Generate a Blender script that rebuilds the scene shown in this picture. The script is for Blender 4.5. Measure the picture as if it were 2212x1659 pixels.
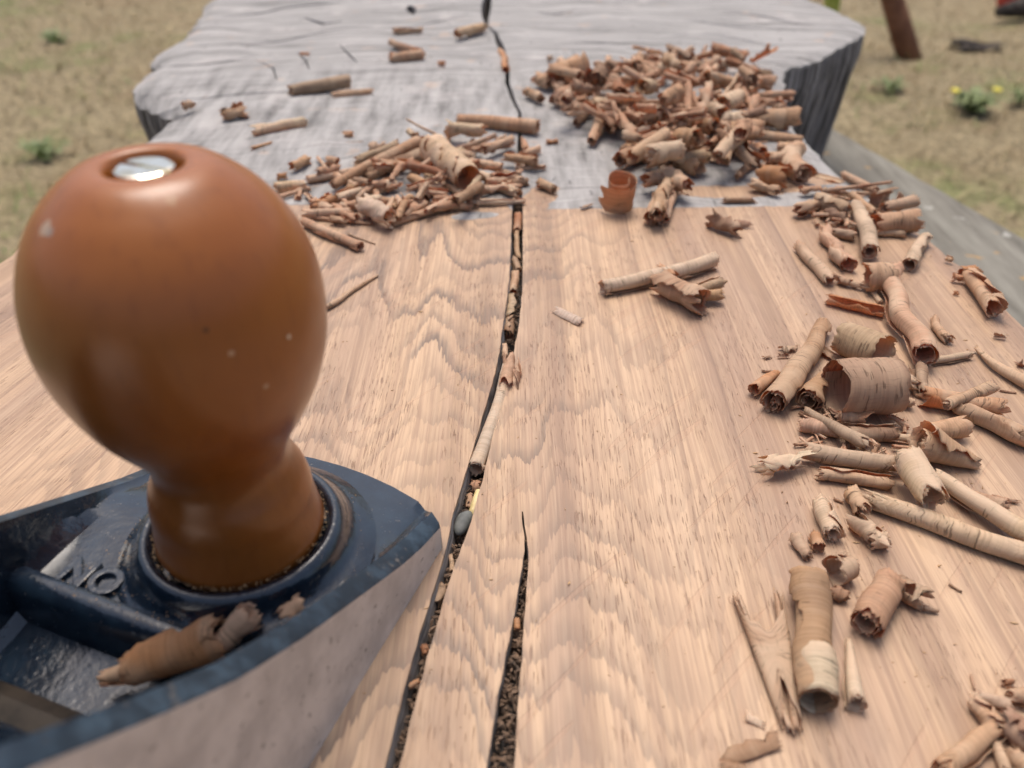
import bpy, bmesh, math, random
import numpy as np
from mathutils import Vector, Matrix
from mathutils.geometry import delaunay_2d_cdt

sc = bpy.context.scene
for o in list(bpy.data.objects):
    bpy.data.objects.remove(o)
C = sc.collection
R = math.radians

# ------------------------------------------------------------------ camera
PITCH = 35.7            # degrees below the horizon
HC = 0.122              # camera height above the slab's top
FPX = 1855.0            # focal length in pixels of a 2212 px wide picture
cam_d = bpy.data.cameras.new('camera')
cam = bpy.data.objects.new('camera', cam_d)
C.objects.link(cam)
cam.location = (0, 0, HC)
cam.rotation_euler = (R(90 - PITCH), 0, 0)
cam_d.sensor_width = 36.0
cam_d.lens = FPX / 2212.0 * 36.0
cam_d.clip_start = 0.005
cam_d.clip_end = 400.0
cam_d.dof.use_dof = True
cam_d.dof.focus_distance = 0.190
cam_d.dof.aperture_fstop = 17.0
sc.camera = cam

# ------------------------------------------------------------------ light
world = bpy.data.worlds.new('World')
sc.world = world
world.use_nodes = True
SUN_EL, SUN_AZ = 70.0, -8.0      # azimuth: degrees to the right of straight ahead
wn = world.node_tree
sky = wn.nodes.new('ShaderNodeTexSky')
sky.sky_type = 'NISHITA'
sky.sun_disc = False
sky.sun_elevation = R(SUN_EL)
sky.sun_rotation = R(SUN_AZ)
sky.air_density = 1.0
sky.dust_density = 6.0
sky.ozone_density = 0.6
wn.nodes['Background'].inputs['Strength'].default_value = 0.105
wn.links.new(sky.outputs['Color'], wn.nodes['Background'].inputs['Color'])
sun_d = bpy.data.lights.new('sun', 'SUN')
sun_d.energy = 1.5
sun_d.angle = R(32)
sun_d.color = (1.0, 0.93, 0.86)
sun = bpy.data.objects.new('sun', sun_d)
C.objects.link(sun)
d = Vector((math.sin(R(SUN_AZ)) * math.cos(R(SUN_EL)), math.cos(R(SUN_AZ)) * math.cos(R(SUN_EL)), math.sin(R(SUN_EL))))
sun.rotation_euler = d.to_track_quat('Z', 'Y').to_euler()
sun.location = (0, 0, 3)
sc.view_settings.view_transform = 'Standard'
sc.view_settings.look = 'None'
sc.view_settings.gamma = 1.0
sc.view_settings.exposure = 0.66
sc.render.engine = 'CYCLES'
sc.cycles.use_denoising = True
sc.cycles.adaptive_threshold = 0.02
sc.cycles.max_bounces = 6
sc.cycles.diffuse_bounces = 4
sc.cycles.transparent_max_bounces = 6

# ------------------------------------------------------------------ helpers
SP, CP = math.sin(R(PITCH)), math.cos(R(PITCH))


def ray(x, y):
    a, b = x - 1106.0, 829.5 - y
    return np.array([a, FPX * CP + b * SP, -(FPX * SP - b * CP)])


def at(x, y, z=0.0):
    """point of the horizontal plane at height z seen at picture position x, y"""
    v = ray(x, y)
    t = (z - HC) / v[2]
    return np.array([v[0] * t, v[1] * t, z])


def depth(p):
    return p[1] * CP - (p[2] - HC) * SP


ZONES = {'V': (0, 0, 1.0), '6': (1534.3, 677.7, .30637), '7': (1534.3, 1150.7, .30637),
         '5': (1558.7, 338.8, .30643), '4': (1084.3, 33.9, .39828), '3': (542.2, 203.3, .30637),
         '8': (203.3, 0, .42891), '2': (0, 881.0, .46889)}


def zp(zone, x, y):
    ox, oy, k = ZONES[zone]
    return ox + k * x, oy + k * y


def tag(o, label=None, cat=None, group=None, kind=None):
    if label:
        o['label'] = label
    if cat:
        o['category'] = cat
    if group:
        o['group'] = group
    if kind:
        o['kind'] = kind
    return o


def mesh_obj(name, verts, faces, mats, parent=None, smooth=True, mat_idx=None):
    me = bpy.data.meshes.new(name)
    me.from_pydata([tuple(map(float, v)) for v in verts], [], faces)
    if not isinstance(mats, (list, tuple)):
        mats = [mats]
    for m in mats:
        me.materials.append(m)
    if mat_idx is not None:
        me.polygons.foreach_set('material_index', mat_idx)
    me.polygons.foreach_set('use_smooth', [smooth] * len(me.polygons))
    me.update()
    o = bpy.data.objects.new(name, me)
    C.objects.link(o)
    if parent:
        o.parent = parent
    return o


def empty(name, loc=(0, 0, 0)):
    o = bpy.data.objects.new(name, None)
    o.location = loc
    o.empty_display_size = 0.01
    C.objects.link(o)
    return o


def lathe(profile, n=64):
    v, f = [], []
    for r, z in profile:
        for k in range(n):
            a = 2 * math.pi * k / n
            v.append((r * math.cos(a), r * math.sin(a), z))
    for i in range(len(profile) - 1):
        for k in range(n):
            k2 = (k + 1) % n
            f.append((i * n + k, i * n + k2, (i + 1) * n + k2, (i + 1) * n + k))
    return v, f


def smooth_profile(pts, n=60):
    """Catmull-Rom through (r, z) knots"""
    p = [np.array(q, float) for q in pts]
    p = [2 * p[0] - p[1]] + p + [2 * p[-1] - p[-2]]
    out = []
    seg = len(p) - 3
    for i in range(seg):
        m = max(3, n // seg)
        for k in range(m):
            t = k / m
            a, b, c, e = p[i:i + 4]
            out.append(.5 * ((2 * b) + (c - a) * t + (2 * a - 5 * b + 4 * c - e) * t * t + (3 * b - a - 3 * c + e) * t ** 3))
    out.append(p[-2])
    return [(max(1e-5, float(q[0])), float(q[1])) for q in out]


# ------------------------------------------------------------------ materials
class NT:
    """small node-tree writer"""

    def __init__(self, name):
        self.m = bpy.data.materials.new(name)
        self.m.use_nodes = True
        self.t = self.m.node_tree
        self.b = self.t.nodes['Principled BSDF']
        self.out = self.t.nodes['Material Output']

    def n(self, typ, **kw):
        q = self.t.nodes.new('ShaderNode' + typ)
        for k, v in kw.items():
            setattr(q, k, v)
        return q

    def put(self, sock, v):
        if isinstance(v, bpy.types.NodeSocket):
            self.t.links.new(v, sock)
        elif isinstance(v, (tuple, list)) and sock.type == 'RGBA' and len(v) == 3:
            sock.default_value = (*v, 1)
        else:
            sock.default_value = v

    def math(self, op, a, b=0.0, c=0.0, clamp=False):
        q = self.n('Math', operation=op, use_clamp=clamp)
        self.put(q.inputs[0], a)
        self.put(q.inputs[1], b)
        self.put(q.inputs[2], c)
        return q.outputs[0]

    def mix(self, fac, a, b, blend='MIX'):
        q = self.n('Mix', data_type='RGBA', blend_type=blend)
        self.put(q.inputs[0], fac)
        self.put(q.inputs[6], a)
        self.put(q.inputs[7], b)
        return q.outputs[2]

    def fmix(self, fac, a, b):
        q = self.n('Mix', data_type='FLOAT')
        self.put(q.inputs[0], fac)
        self.put(q.inputs[2], a)
        self.put(q.inputs[3], b)
        return q.outputs[0]

    def ss(self, v, lo, hi, a=0.0, b=1.0):
        q = self.n('MapRange', interpolation_type='SMOOTHSTEP')
        for i, x in enumerate((v, lo, hi, a, b)):
            self.put(q.inputs[i], x)
        return q.outputs[0]

    def xyz(self, x, y, z=0.0):
        q = self.n('CombineXYZ')
        for i, v in enumerate((x, y, z)):
            self.put(q.inputs[i], v)
        return q.outputs[0]

    def sep(self, v):
        q = self.n('SeparateXYZ')
        self.put(q.inputs[0], v)
        return q.outputs

    def noise(self, vec, scale=1.0, detail=2.0, rough=.5, dist=0.0):
        q = self.n('TexNoise')
        self.put(q.inputs['Vector'], vec)
        q.inputs['Scale'].default_value = scale
        q.inputs['Detail'].default_value = detail
        q.inputs['Roughness'].default_value = rough
        q.inputs['Distortion'].default_value = dist
        return q.outputs['Fac']

    def ramp(self, fac, stops):
        q = self.n('ValToRGB')
        e = q.color_ramp.elements
        while len(e) < len(stops):
            e.new(.5)
        for i, (p, c) in enumerate(stops):
            e[i].position = p
            e[i].color = (*c, 1)
        self.put(q.inputs[0], fac)
        return q.outputs['Color']

    def obj(self):
        return self.n('TexCoord').outputs['Object']

    def bump(self, h, strength=.3, dist=.001, normal=None):
        q = self.n('Bump')
        q.inputs['Strength'].default_value = strength
        q.inputs['Distance'].default_value = dist
        self.put(q.inputs['Height'], h)
        if normal is not None:
            self.put(q.inputs['Normal'], normal)
        return q.outputs['Normal']

    def done(self, color=None, rough=.6, normal=None, **kw):
        if color is not None:
            self.put(self.b.inputs['Base Color'], color)
        self.put(self.b.inputs['Roughness'], rough)
        if normal is not None:
            self.put(self.b.inputs['Normal'], normal)
        for k, v in kw.items():
            self.put(self.b.inputs[k], v)
        return self.m


def m_slab_top():
    t = NT('slab_top_wood')
    x, y, z = t.sep(t.obj())
    # ---- grain coordinate: straight on the right, slanting in on the left flank
    wl = t.ss(x, -.035, -.11)
    lean = t.math('MULTIPLY', t.math('MULTIPLY', t.math('SUBTRACT', y, .15), .30), wl)
    wob = t.math('MULTIPLY', t.math('SUBTRACT', t.noise(t.xyz(t.math('MULTIPLY', x, 22), t.math('MULTIPLY', y, 9)), 1, 2), .5), .006)
    u = t.math('ADD', t.math('SUBTRACT', x, lean), wob)

    def nz(ku, ky, detail=2.0, off=0.0, rough=.5):
        return t.noise(t.xyz(t.math('MULTIPLY', u, ku), t.math('MULTIPLY', y, ky), off), 1, detail, rough)
    streak = nz(110, 2.2, 3, 1.0)
    fine = nz(620, 8, 2, 2.0)
    fibre = nz(1900, 34, 3, 2.5, .65)
    broad = nz(30, 5, 2, 3.0)
    # ---- flame figure: growth layers cut across, running in chevrons
    zig = t.math('MULTIPLY', t.math('SUBTRACT', nz(40, 2.6, 2.0, 4.0), .5), .120)
    zig2 = t.math('MULTIPLY', t.math('SUBTRACT', nz(17, 10.0, 2.0, 5.0), .5), .090)
    zig3 = t.math('MULTIPLY', t.math('SUBTRACT', t.noise(t.xyz(t.math('MULTIPLY', x, 190), t.math('MULTIPLY', y, 70), 6), 1, 2.5, .6), .5), .014)
    zig4 = t.math('MULTIPLY', t.math('SUBTRACT', nz(1500, 45, 1.5, 7.0), .5), .0085)
    ph = t.math('DIVIDE', t.math('ADD', t.math('ADD', y, zig), t.math('ADD', zig2, t.math('ADD', zig3, zig4))), .0120)
    saw = t.math('FRACT', ph)
    wnz = t.n('TexWhiteNoise', noise_dimensions='1D')
    t.put(wnz.inputs['W'], t.math('FLOOR', ph))
    each = t.math('ADD', t.math('MULTIPLY', wnz.outputs['Value'], .75), .25)
    band = t.math('MULTIPLY', t.math('MULTIPLY', t.ss(saw, .0, .055), t.ss(saw, .80, .05)), each)
    vis = t.ss(nz(20, 14, 2, 8.0), .30, .56)
    midx = t.math('MULTIPLY', t.ss(x, -.125, -.055), t.fmix(t.ss(x, -.012, .055), 1.0, .10))
    flame = t.math('MULTIPLY', t.math('MULTIPLY', band, vis), t.math('ADD', t.math('MULTIPLY', midx, .95), .10), clamp=True)
    c_light, c_mid, c_dark = (.515, .350, .222), (.345, .225, .140), (.125, .095, .078)
    col = t.mix(t.ss(streak, .30, .62), c_mid, c_light)
    col = t.mix(t.math('MULTIPLY', t.ss(broad, .5, .75), .45), col, (.60, .44, .31))
    col = t.mix(t.math('MULTIPLY', t.ss(nz(48, 3, 2, 9.0), .54, .68), .45), col, (.36, .245, .18))
    col = t.mix(t.math('MULTIPLY', t.math('SUBTRACT', 1, midx), t.math('MULTIPLY', t.ss(nz(75, 1.4, 2, 19.0), .48, .62), .62)), col, (.31, .205, .145))
    # growth layers cut along their length: long lines with one crisp side
    gu = t.math('DIVIDE', t.math('ADD', u, t.math('MULTIPLY', t.math('SUBTRACT', nz(20, 3.5, 2, 31.0), .5), .016)), .0125)
    gs = t.math('FRACT', gu)
    gw = t.n('TexWhiteNoise', noise_dimensions='1D')
    t.put(gw.inputs['W'], t.math('FLOOR', gu))
    ring = t.math('MULTIPLY', t.math('MULTIPLY', t.math('MULTIPLY', t.math('POWER', gs, 1.6), t.ss(gs, 1.0, .95)), gw.outputs['Value']), t.ss(nz(14, 6, 1, 32.0), .28, .55))
    col = t.mix(t.math('MULTIPLY', ring, t.fmix(midx, .85, .45)), col, (.22, .145, .105))
    line = t.math('MULTIPLY', t.ss(gs, .90, .955), t.ss(gs, .995, .965))
    col = t.mix(t.math('MULTIPLY', t.math('MULTIPLY', line, gw.outputs['Value']), .35), col, (.14, .085, .06))
    col = t.mix(t.math('MULTIPLY', flame, .90), col, c_dark)
    col = t.mix(t.math('MULTIPLY', t.ss(fine, .40, .64), .30), col, (.33, .205, .14))
    col = t.mix(t.math('MULTIPLY', t.ss(fibre, .45, .62), .42), col, (.25, .155, .105))
    col = t.mix(t.math('MULTIPLY', t.ss(fibre, .48, .32), .12), col, (.68, .50, .36))
    pores = t.math('MULTIPLY', t.ss(nz(3300, 190, 1, 11.0), .61, .69), t.ss(nz(80, 30, 2, 12.0), .40, .60))
    col = t.mix(t.math('MULTIPLY', pores, .55), col, (.17, .095, .065))
    # faint skewed plane tracks
    dx = t.math('ADD', t.math('MULTIPLY', x, .75), t.math('MULTIPLY', y, -.66))
    dy = t.math('ADD', t.math('MULTIPLY', x, .66), t.math('MULTIPLY', y, .75))
    trk = t.noise(t.xyz(t.math('MULTIPLY', dx, 420), t.math('MULTIPLY', dy, 26), 0), 1, 0)
    trm = t.ss(trk, .715, .75)
    col = t.mix(t.math('MULTIPLY', trm, .16), col, (.42, .24, .15))
    # ---- weathered grey
    g1 = t.noise(t.xyz(t.math('MULTIPLY', x, 150), t.math('MULTIPLY', y, 26), 0), 1, 4, .6)
    ex = t.math('SUBTRACT', x, .01)
    ey = t.math('MULTIPLY', t.math('SUBTRACT', y, .16), 1.0)
    rr = t.math('SQRT', t.math('ADD', t.math('MULTIPLY', t.math('MULTIPLY', ex, ex), .35), t.math('MULTIPLY', ey, ey)))
    rw = t.math('ADD', rr, t.math('MULTIPLY', t.noise(t.obj(), 28, 3), .02))
    g2 = t.noise(t.xyz(t.math('MULTIPLY', rw, 260), t.math('MULTIPLY', x, 9), 3), 1, 3, .6)
    far = t.ss(y, .39, .47)
    g = t.fmix(far, g1, g2)
    grey = t.ramp(g, [(.24, (.075, .072, .069)), (.40, (.215, .208, .202)), (.56, (.315, .305, .297)), (.8, (.42, .405, .392))])
    blotch = t.noise(t.obj(), 34, 4, .6)
    grey = t.mix(t.math('MULTIPLY', t.ss(blotch, .55, .72), .5), grey, (.46, .43, .415))
    grey = t.mix(t.math('MULTIPLY', t.ss(t.noise(t.xyz(t.math('MULTIPLY', x, 20), t.math('MULTIPLY', y, 70), 9), 1, 3), .62, .74), .5), grey, (.17, .165, .16))
    grey = t.mix(t.math('MULTIPLY', t.ss(t.noise(t.obj(), 60, 2), .64, .72), .35), grey, (.48, .34, .25))
    chk = t.math('MULTIPLY', t.ss(t.noise(t.xyz(t.math('MULTIPLY', rw, 330), t.math('MULTIPLY', x, 11), 13), 1, 3, .6), .60, .66), t.fmix(far, .35, .75))
    grey = t.mix(chk, grey, (.085, .08, .078))
    pale = t.ss(t.noise(t.xyz(t.math('MULTIPLY', rw, 700), t.math('MULTIPLY', x, 22), 17), 1, 3, .6), .56, .68)
    grey = t.mix(t.math('MULTIPLY', pale, .5), grey, (.47, .455, .44))
    ticks = t.ss(t.noise(t.xyz(t.math('MULTIPLY', x, 420), t.math('MULTIPLY', y, 110), 5), 1, 1), .68, .76)
    grey = t.mix(t.math('MULTIPLY', ticks, .6), grey, (.10, .095, .095))
    # ---- where the plane has been
    left = t.ss(x, .0, -.003)
    edge = t.math('ADD', t.math('ADD', .2712, t.math('MULTIPLY', x, .03)), t.math('MULTIPLY', left, .006))
    edge = t.math('ADD', edge, t.math('MULTIPLY', t.math('SUBTRACT', t.noise(t.xyz(t.math('MULTIPLY', x, 260), 0, 0), 1, 2), .5), .0022))
    planed = t.ss(t.math('SUBTRACT', edge, y), -.0004, .0004)

    def blob(bx, by, rx, ry, slant=0.0):
        px = t.math('DIVIDE', t.math('SUBTRACT', t.math('SUBTRACT', x, bx), t.math('MULTIPLY', t.math('SUBTRACT', y, by), slant)), rx)
        py = t.math('DIVIDE', t.math('SUBTRACT', y, by), ry)
        dd = t.math('SQRT', t.math('ADD', t.math('MULTIPLY', px, px), t.math('MULTIPLY', py, py)))
        dd = t.math('ADD', dd, t.math('MULTIPLY', t.math('SUBTRACT', t.noise(t.obj(), 160, 3), .5), .9))
        return t.ss(dd, 1.06, .94)
    b1 = blob(*at(1158, 432)[:2], .006, .0135, .35)
    b2 = blob(*at(1560, 413)[:2], .020, .0055)
    b3 = blob(*at(1690, 400)[:2], .010, .006)
    b4 = blob(*at(1020, 455)[:2], .010, .0045)
    b5 = blob(*at(1770, 386)[:2], .009, .006)
    fresh = t.math('MAXIMUM', planed, t.math('MAXIMUM', t.math('MAXIMUM', b1, b2), t.math('MAXIMUM', b3, t.math('MAXIMUM', b4, b5))))
    gp = blob(*at(1022, 466)[:2], .0075, .0032, .8)
    fresh = t.math('MULTIPLY', fresh, t.math('SUBTRACT', 1, t.math('MULTIPLY', gp, left)))
    rim = t.ss(x, .1395, .1425)
    fresh = t.math('MULTIPLY', fresh, t.math('SUBTRACT', 1, t.math('MULTIPLY', rim, t.ss(t.noise(t.obj(), 90, 2), .3, .5))))
    col = t.mix(fresh, grey, col)
    h1 = t.math('SUBTRACT', t.math('ADD', t.math('MULTIPLY', fine, .4), t.math('MULTIPLY', fibre, .6)), t.math('MULTIPLY', pores, 1.6))
    h1 = t.math('ADD', h1, t.math('MULTIPLY', trm, -.6))
    g3 = t.noise(t.xyz(t.math('MULTIPLY', rw, 900), t.math('MULTIPLY', x, 40), 3), 1, 3, .65)
    h2 = t.math('MULTIPLY', t.math('SUBTRACT', t.math('SUBTRACT', t.math('ADD', g, g3), t.math('MULTIPLY', ticks, .8)), chk), 2.0)
    nrm = t.bump(t.fmix(fresh, h2, h1), .55, .00022)
    rough = t.fmix(fresh, .85, .50)
    return t.done(col, rough, nrm, **{'Specular IOR Level': .35})


def m_slab_side():
    t = NT('weathered_edge_wood')
    x, y, z = t.sep(t.obj())
    g = t.noise(t.xyz(t.math('MULTIPLY', t.math('ADD', x, y), 210), t.math('MULTIPLY', t.math('SUBTRACT', x, y), 210), t.math('MULTIPLY', z, 14)), 1, 4, .65)
    b = t.noise(t.obj(), 40, 3)
    col = t.ramp(g, [(.34, (.022, .019, .018)), (.47, (.10, .092, .09)), (.57, (.22, .205, .205)), (.70, (.42, .40, .40))])
    col = t.mix(t.math('MULTIPLY', t.ss(b, .55, .7), .5), col, (.13, .105, .09))
    return t.done(col, .88, t.bump(g, .9, .0012))


def m_crack():
    t = NT('crack_wall_wood')
    x, y, z = t.sep(t.obj())
    g = t.noise(t.xyz(t.math('MULTIPLY', x, 500), t.math('MULTIPLY', y, 60), t.math('MULTIPLY', z, 900)), 1, 4, .65)
    col = t.ramp(g, [(.3, (.08, .073, .068)), (.5, (.27, .25, .24)), (.72, (.46, .43, .41))])
    low = t.ss(t.noise(t.obj(), 130, 3), .5, .68)
    col = t.mix(t.math('MULTIPLY', low, .6), col, (.07, .055, .045))
    return t.done(col, .9, t.bump(g, .8, .0004))


def m_shaving():
    t = NT('shaving_wood')
    oi = t.n('ObjectInfo')
    uv = t.n('UVMap').outputs['UV']
    x, y, z = t.sep(uv)
    rnd = t.math('MULTIPLY', oi.outputs['Random'], 50)
    rings = t.noise(t.xyz(t.math('MULTIPLY', x, 2300), t.math('MULTIPLY', y, 60), rnd), 1, 3, .65)
    rings2 = t.noise(t.xyz(t.math('MULTIPLY', x, 330), t.math('MULTIPLY', y, 25), rnd), 1, 2, .5)
    slit = t.math('MULTIPLY', t.ss(t.noise(t.xyz(t.math('MULTIPLY', x, 2000), t.math('MULTIPLY', y, 230), rnd), 1, 1), .615, .67),
                  t.ss(t.noise(t.xyz(t.math('MULTIPLY', x, 160), t.math('MULTIPLY', y, 120), rnd), 1, 1), .44, .60))
    cross = t.noise(t.xyz(t.math('MULTIPLY', x, 160), t.math('MULTIPLY', y, 1500), rnd), 1, 2)
    blot = t.noise(t.xyz(t.math('MULTIPLY', x, 75), t.math('MULTIPLY', y, 55), rnd), 1, 2)
    base = oi.outputs['Color']
    col = t.mix(t.math('MULTIPLY', t.ss(rings, .38, .62), .50), base, t.mix(1.0, base, (.68, .60, .54), 'MULTIPLY'))
    col = t.mix(t.math('MULTIPLY', t.ss(rings2, .50, .70), .40), col, (.64, .48, .33))
    two = t.math('MULTIPLY', t.ss(blot, .44, .58), oi.outputs['Alpha'])
    col = t.mix(two, col, (.78, .64, .46))
    col = t.mix(t.math('MULTIPLY', t.ss(cross, .55, .75), .22), col, t.mix(1.0, base, (.45, .4, .37), 'MULTIPLY'))
    col = t.mix(t.math('MULTIPLY', t.ss(blot, .38, .24), .30), col, (.24, .14, .10))
    col = t.mix(t.math('MULTIPLY', slit, .55), col, (.14, .075, .045))
    h = t.math('SUBTRACT', t.math('ADD', rings, t.math('MULTIPLY', cross, .35)), t.math('MULTIPLY', slit, 1.3))
    nrm = t.bump(h, .7, .00014)
    t.done(col, .62, nrm, **{'Specular IOR Level': .3})
    tr = t.n('BsdfTranslucent')
    t.put(tr.inputs['Color'], t.mix(1.0, col, (1.0, .62, .36), 'MULTIPLY'))
    t.put(tr.inputs['Normal'], nrm)
    ms = t.n('MixShader')
    ms.inputs[0].default_value = .42
    t.t.links.new(t.b.outputs[0], ms.inputs[1])
    t.t.links.new(tr.outputs[0], ms.inputs[2])
    t.t.links.new(ms.outputs[0], t.out.inputs['Surface'])
    return t.m


def m_enamel():
    t = NT('dark_blue_japanning')
    o = t.obj()
    # orange-peel paint with worn, dusty places
    pe = t.noise(o, 1000, 2, .55)
    lump = t.noise(o, 480, 2, .5)
    wear = t.noise(o, 190, 4, .65)
    dust = t.noise(o, 700, 3, .7)
    col = t.mix(t.ss(wear, .35, .7), (.005, .010, .019), (.010, .020, .034))
    col = t.mix(t.math('MULTIPLY', t.ss(dust, .64, .74), .28), col, (.24, .18, .12))
    rough = t.fmix(t.ss(dust, .60, .74), .15, .40)
    h = t.math('ADD', t.math('MULTIPLY', pe, .6), lump)
    return t.done(col, rough, t.bump(h, .30, .00045), **{'Specular IOR Level': .7, 'Coat Weight': .35, 'Coat Roughness': .12})


def m_rim():
    t = NT('worn_blue_rim_paint')
    o = t.obj()
    w = t.noise(o, 260, 4, .65)
    col = t.mix(t.ss(w, .42, .66), (.011, .021, .034), (.030, .054, .080))
    col = t.mix(t.math('MULTIPLY', t.ss(t.noise(o, 330, 3, .7), .62, .70), .7), col, (.15, .13, .115))
    return t.done(col, t.fmix(t.ss(w, .4, .7), .30, .5), t.bump(t.noise(o, 900, 3), .3, .0002), **{'Specular IOR Level': .5})


def m_steel():
    t = NT('tarnished_ground_steel')
    o = t.obj()
    x, y, z = t.sep(o)
    g = t.noise(t.xyz(t.math('MULTIPLY', x, 60), t.math('MULTIPLY', y, 60), t.math('MULTIPLY', z, 500)), 1, 3)
    st = t.noise(o, 120, 4, .6)
    spots = t.ss(t.noise(o, 520, 3, .6), .62, .72)
    col = t.mix(t.ss(st, .35, .68), (.62, .59, .555), (.46, .435, .41))
    col = t.mix(t.math('MULTIPLY', spots, .65), col, (.09, .075, .06))
    rough = t.fmix(st, .38, .52)
    return t.done(col, rough, t.bump(t.math('ADD', g, t.math('MULTIPLY', st, .3)), .12, .0002), Metallic=.25)


def m_dark_steel():
    t = NT('dark_oiled_steel')
    o = t.obj()
    st = t.noise(o, 140, 4, .6)
    col = t.mix(t.ss(st, .35, .65), (.012, .009, .007), (.034, .026, .019))
    return t.done(col, .55, t.bump(st, .2, .0003), **{'Specular IOR Level': .2})


def m_knob():
    t = NT('varnished_knob_wood')
    o = t.obj()
    x, y, z = t.sep(o)
    a = t.noise(t.xyz(t.math('MULTIPLY', x, 75), t.math('MULTIPLY', y, 75), t.math('MULTIPLY', z, 42)), 1, 3)
    fl = t.noise(t.xyz(t.math('MULTIPLY', x, 520), t.math('MULTIPLY', y, 520), t.math('MULTIPLY', z, 110)), 1, 3, .6)
    col = t.mix(t.ss(a, .2, .8), (.245, .074, .013), (.295, .096, .017))
    col = t.mix(t.math('MULTIPLY', t.ss(fl, .5, .70), .28), col, (.18, .054, .012))
    # bruises through the varnish
    def spot(px, py, pz, r_, ragged):
        vd = t.n('VectorMath', operation='DISTANCE')
        t.put(vd.inputs[0], o)
        vd.inputs[1].default_value = (px, py, pz)
        dd_ = t.math('ADD', t.math('DIVIDE', vd.outputs['Value'], r_), t.math('MULTIPLY', t.math('SUBTRACT', t.noise(o, 1400, 3), .5), ragged))
        return t.ss(dd_, 1.15, .75)
    for (px, py, pz, r_, rag, cc, op) in ((-.0052, -.0127, .0776, .0011, 1.6, (.40, .30, .21), .75), (-.0040, -.0132, .0774, .0007, 1.6, (.25, .21, .17), .7),
                                          (.0168, -.0106, .0634, .00045, .8, (.50, .33, .2), .7), (.0183, -.0074, .0567, .0004, .8, (.50, .33, .2), .7),
                                          (.0198, -.0028, .0619, .00035, .8, (.62, .5, .36), .9), (.0150, -.0120, .0672, .0004, .8, (.05, .02, .01), .7),
                                          (.0083, -.0055, .0800, .0008, 1.4, (.42, .25, .13), .4)):
        col = t.mix(t.math('MULTIPLY', spot(px, py, pz, r_, rag), op), col, cc)
    # grip-worn satin patches
    worn = t.noise(o, 95, 2, .5)
    rough = t.fmix(t.ss(worn, .38, .66), .30, .36)
    h = t.math('ADD', t.math('MULTIPLY', t.noise(o, 160, 2), 1.0), t.math('MULTIPLY', fl, .12))
    nrm = t.bump(h, .22, .0006)
    return t.done(col, rough, nrm, **{'Specular IOR Level': .35, 'Coat Weight': .3, 'Coat Roughness': .28})


def m_brass():
    t = NT('polished_nickel_brass')
    o = t.obj()
    w = t.noise(o, 600, 3)
    return t.done(t.mix(t.ss(w, .4, .7), (.90, .86, .74), (.72, .64, .46)), .13, t.bump(w, .08, .0002), Metallic=1.0)


def m_plain(name, c1, c2, scale, rough=.8, bump=.4, dist=.001, detail=4):
    t = NT(name)
    n = t.noise(t.obj(), scale, detail, .6)
    return t.done(t.mix(t.ss(n, .32, .68), c1, c2), rough, t.bump(n, bump, dist))


def m_lawn():
    t = NT('dry_lawn_ground')
    o = t.obj()
    big = t.noise(o, 1.6, 4, .6)
    mid = t.noise(o, 7, 4, .65)
    small = t.noise(o, 60, 3, .7)
    straw = t.mix(t.ss(small, .3, .7), (.15, .115, .062), (.37, .30, .175))
    straw = t.mix(t.math('MULTIPLY', t.ss(mid, .45, .7), .5), straw, (.20, .125, .065))
    green = t.mix(t.ss(small, .3, .7), (.075, .105, .028), (.19, .25, .075))
    gm = t.ss(t.math('ADD', t.math('MULTIPLY', big, .55), t.math('MULTIPLY', mid, .45)), .49, .64)
    col = t.mix(t.math('MULTIPLY', gm, .65), straw, green)
    return t.done(col, .95, t.bump(t.math('ADD', small, mid), 1.0, .02))


def m_blade():
    t = NT('grass_blade')
    at_ = t.n('Attribute', attribute_name='tone')
    col = t.ramp(at_.outputs['Fac'], [(0.0, (.41, .325, .18)), (.5, (.24, .18, .095)), (.62, (.21, .23, .075)), (1.0, (.12, .19, .05))])
    return t.done(col, .8)


def m_plank():
    t = NT('weathered_plank_wood')
    o = t.obj()
    x, y, z = t.sep(o)
    g = t.noise(t.xyz(t.math('MULTIPLY', x, 120), t.math('MULTIPLY', y, 14), t.math('MULTIPLY', z, 120)), 1, 4, .65)
    b = t.noise(o, 22, 4, .6)
    col = t.ramp(g, [(.28, (.085, .078, .064)), (.5, (.17, .16, .135)), (.75, (.26, .25, .215))])
    col = t.mix(t.math('MULTIPLY', t.ss(b, .5, .7), .55), col, (.21, .205, .175))
    lich = t.ss(t.noise(o, 48, 3, .65), .655, .69)
    col = t.mix(t.math('MULTIPLY', lich, .55), col, (.50, .27, .05))
    wl = t.ss(t.noise(o, 75, 3, .6), .66, .72)
    col = t.mix(t.math('MULTIPLY', wl, .5), col, (.52, .52, .48))
    return t.done(col, .9, t.bump(g, .6, .001))


M_TOP, M_SIDE, M_CRACK, M_SHAV = m_slab_top(), m_slab_side(), m_crack(), m_shaving()
M_ENAMEL, M_RIM, M_STEEL, M_DARK = m_enamel(), m_rim(), m_steel(), m_dark_steel()
M_KNOB, M_BRASS = m_knob(), m_brass()
M_LAWN, M_BLADE, M_PLANK = m_lawn(), m_blade(), m_plank()
M_STONE = m_plain('grey_stone', (.085, .09, .085), (.16, .165, .155), 260, .7, .3, .0003)
M_STRAW = m_plain('pale_straw', (.52, .40, .17), (.68, .55, .28), 500, .5, .2, .0002)
M_LITTER = m_plain('crack_litter_wood', (.075, .055, .042), (.27, .175, .115), 420, .9, .5, .0004)
M_DUST = m_plain('sawdust_grain', (.40, .24, .12), (.56, .37, .20), 900, .9, .2, .0001)
M_POST = m_plain('reddish_post_wood', (.14, .058, .03), (.235, .105, .055), 30, .85, .5, .004)
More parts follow.
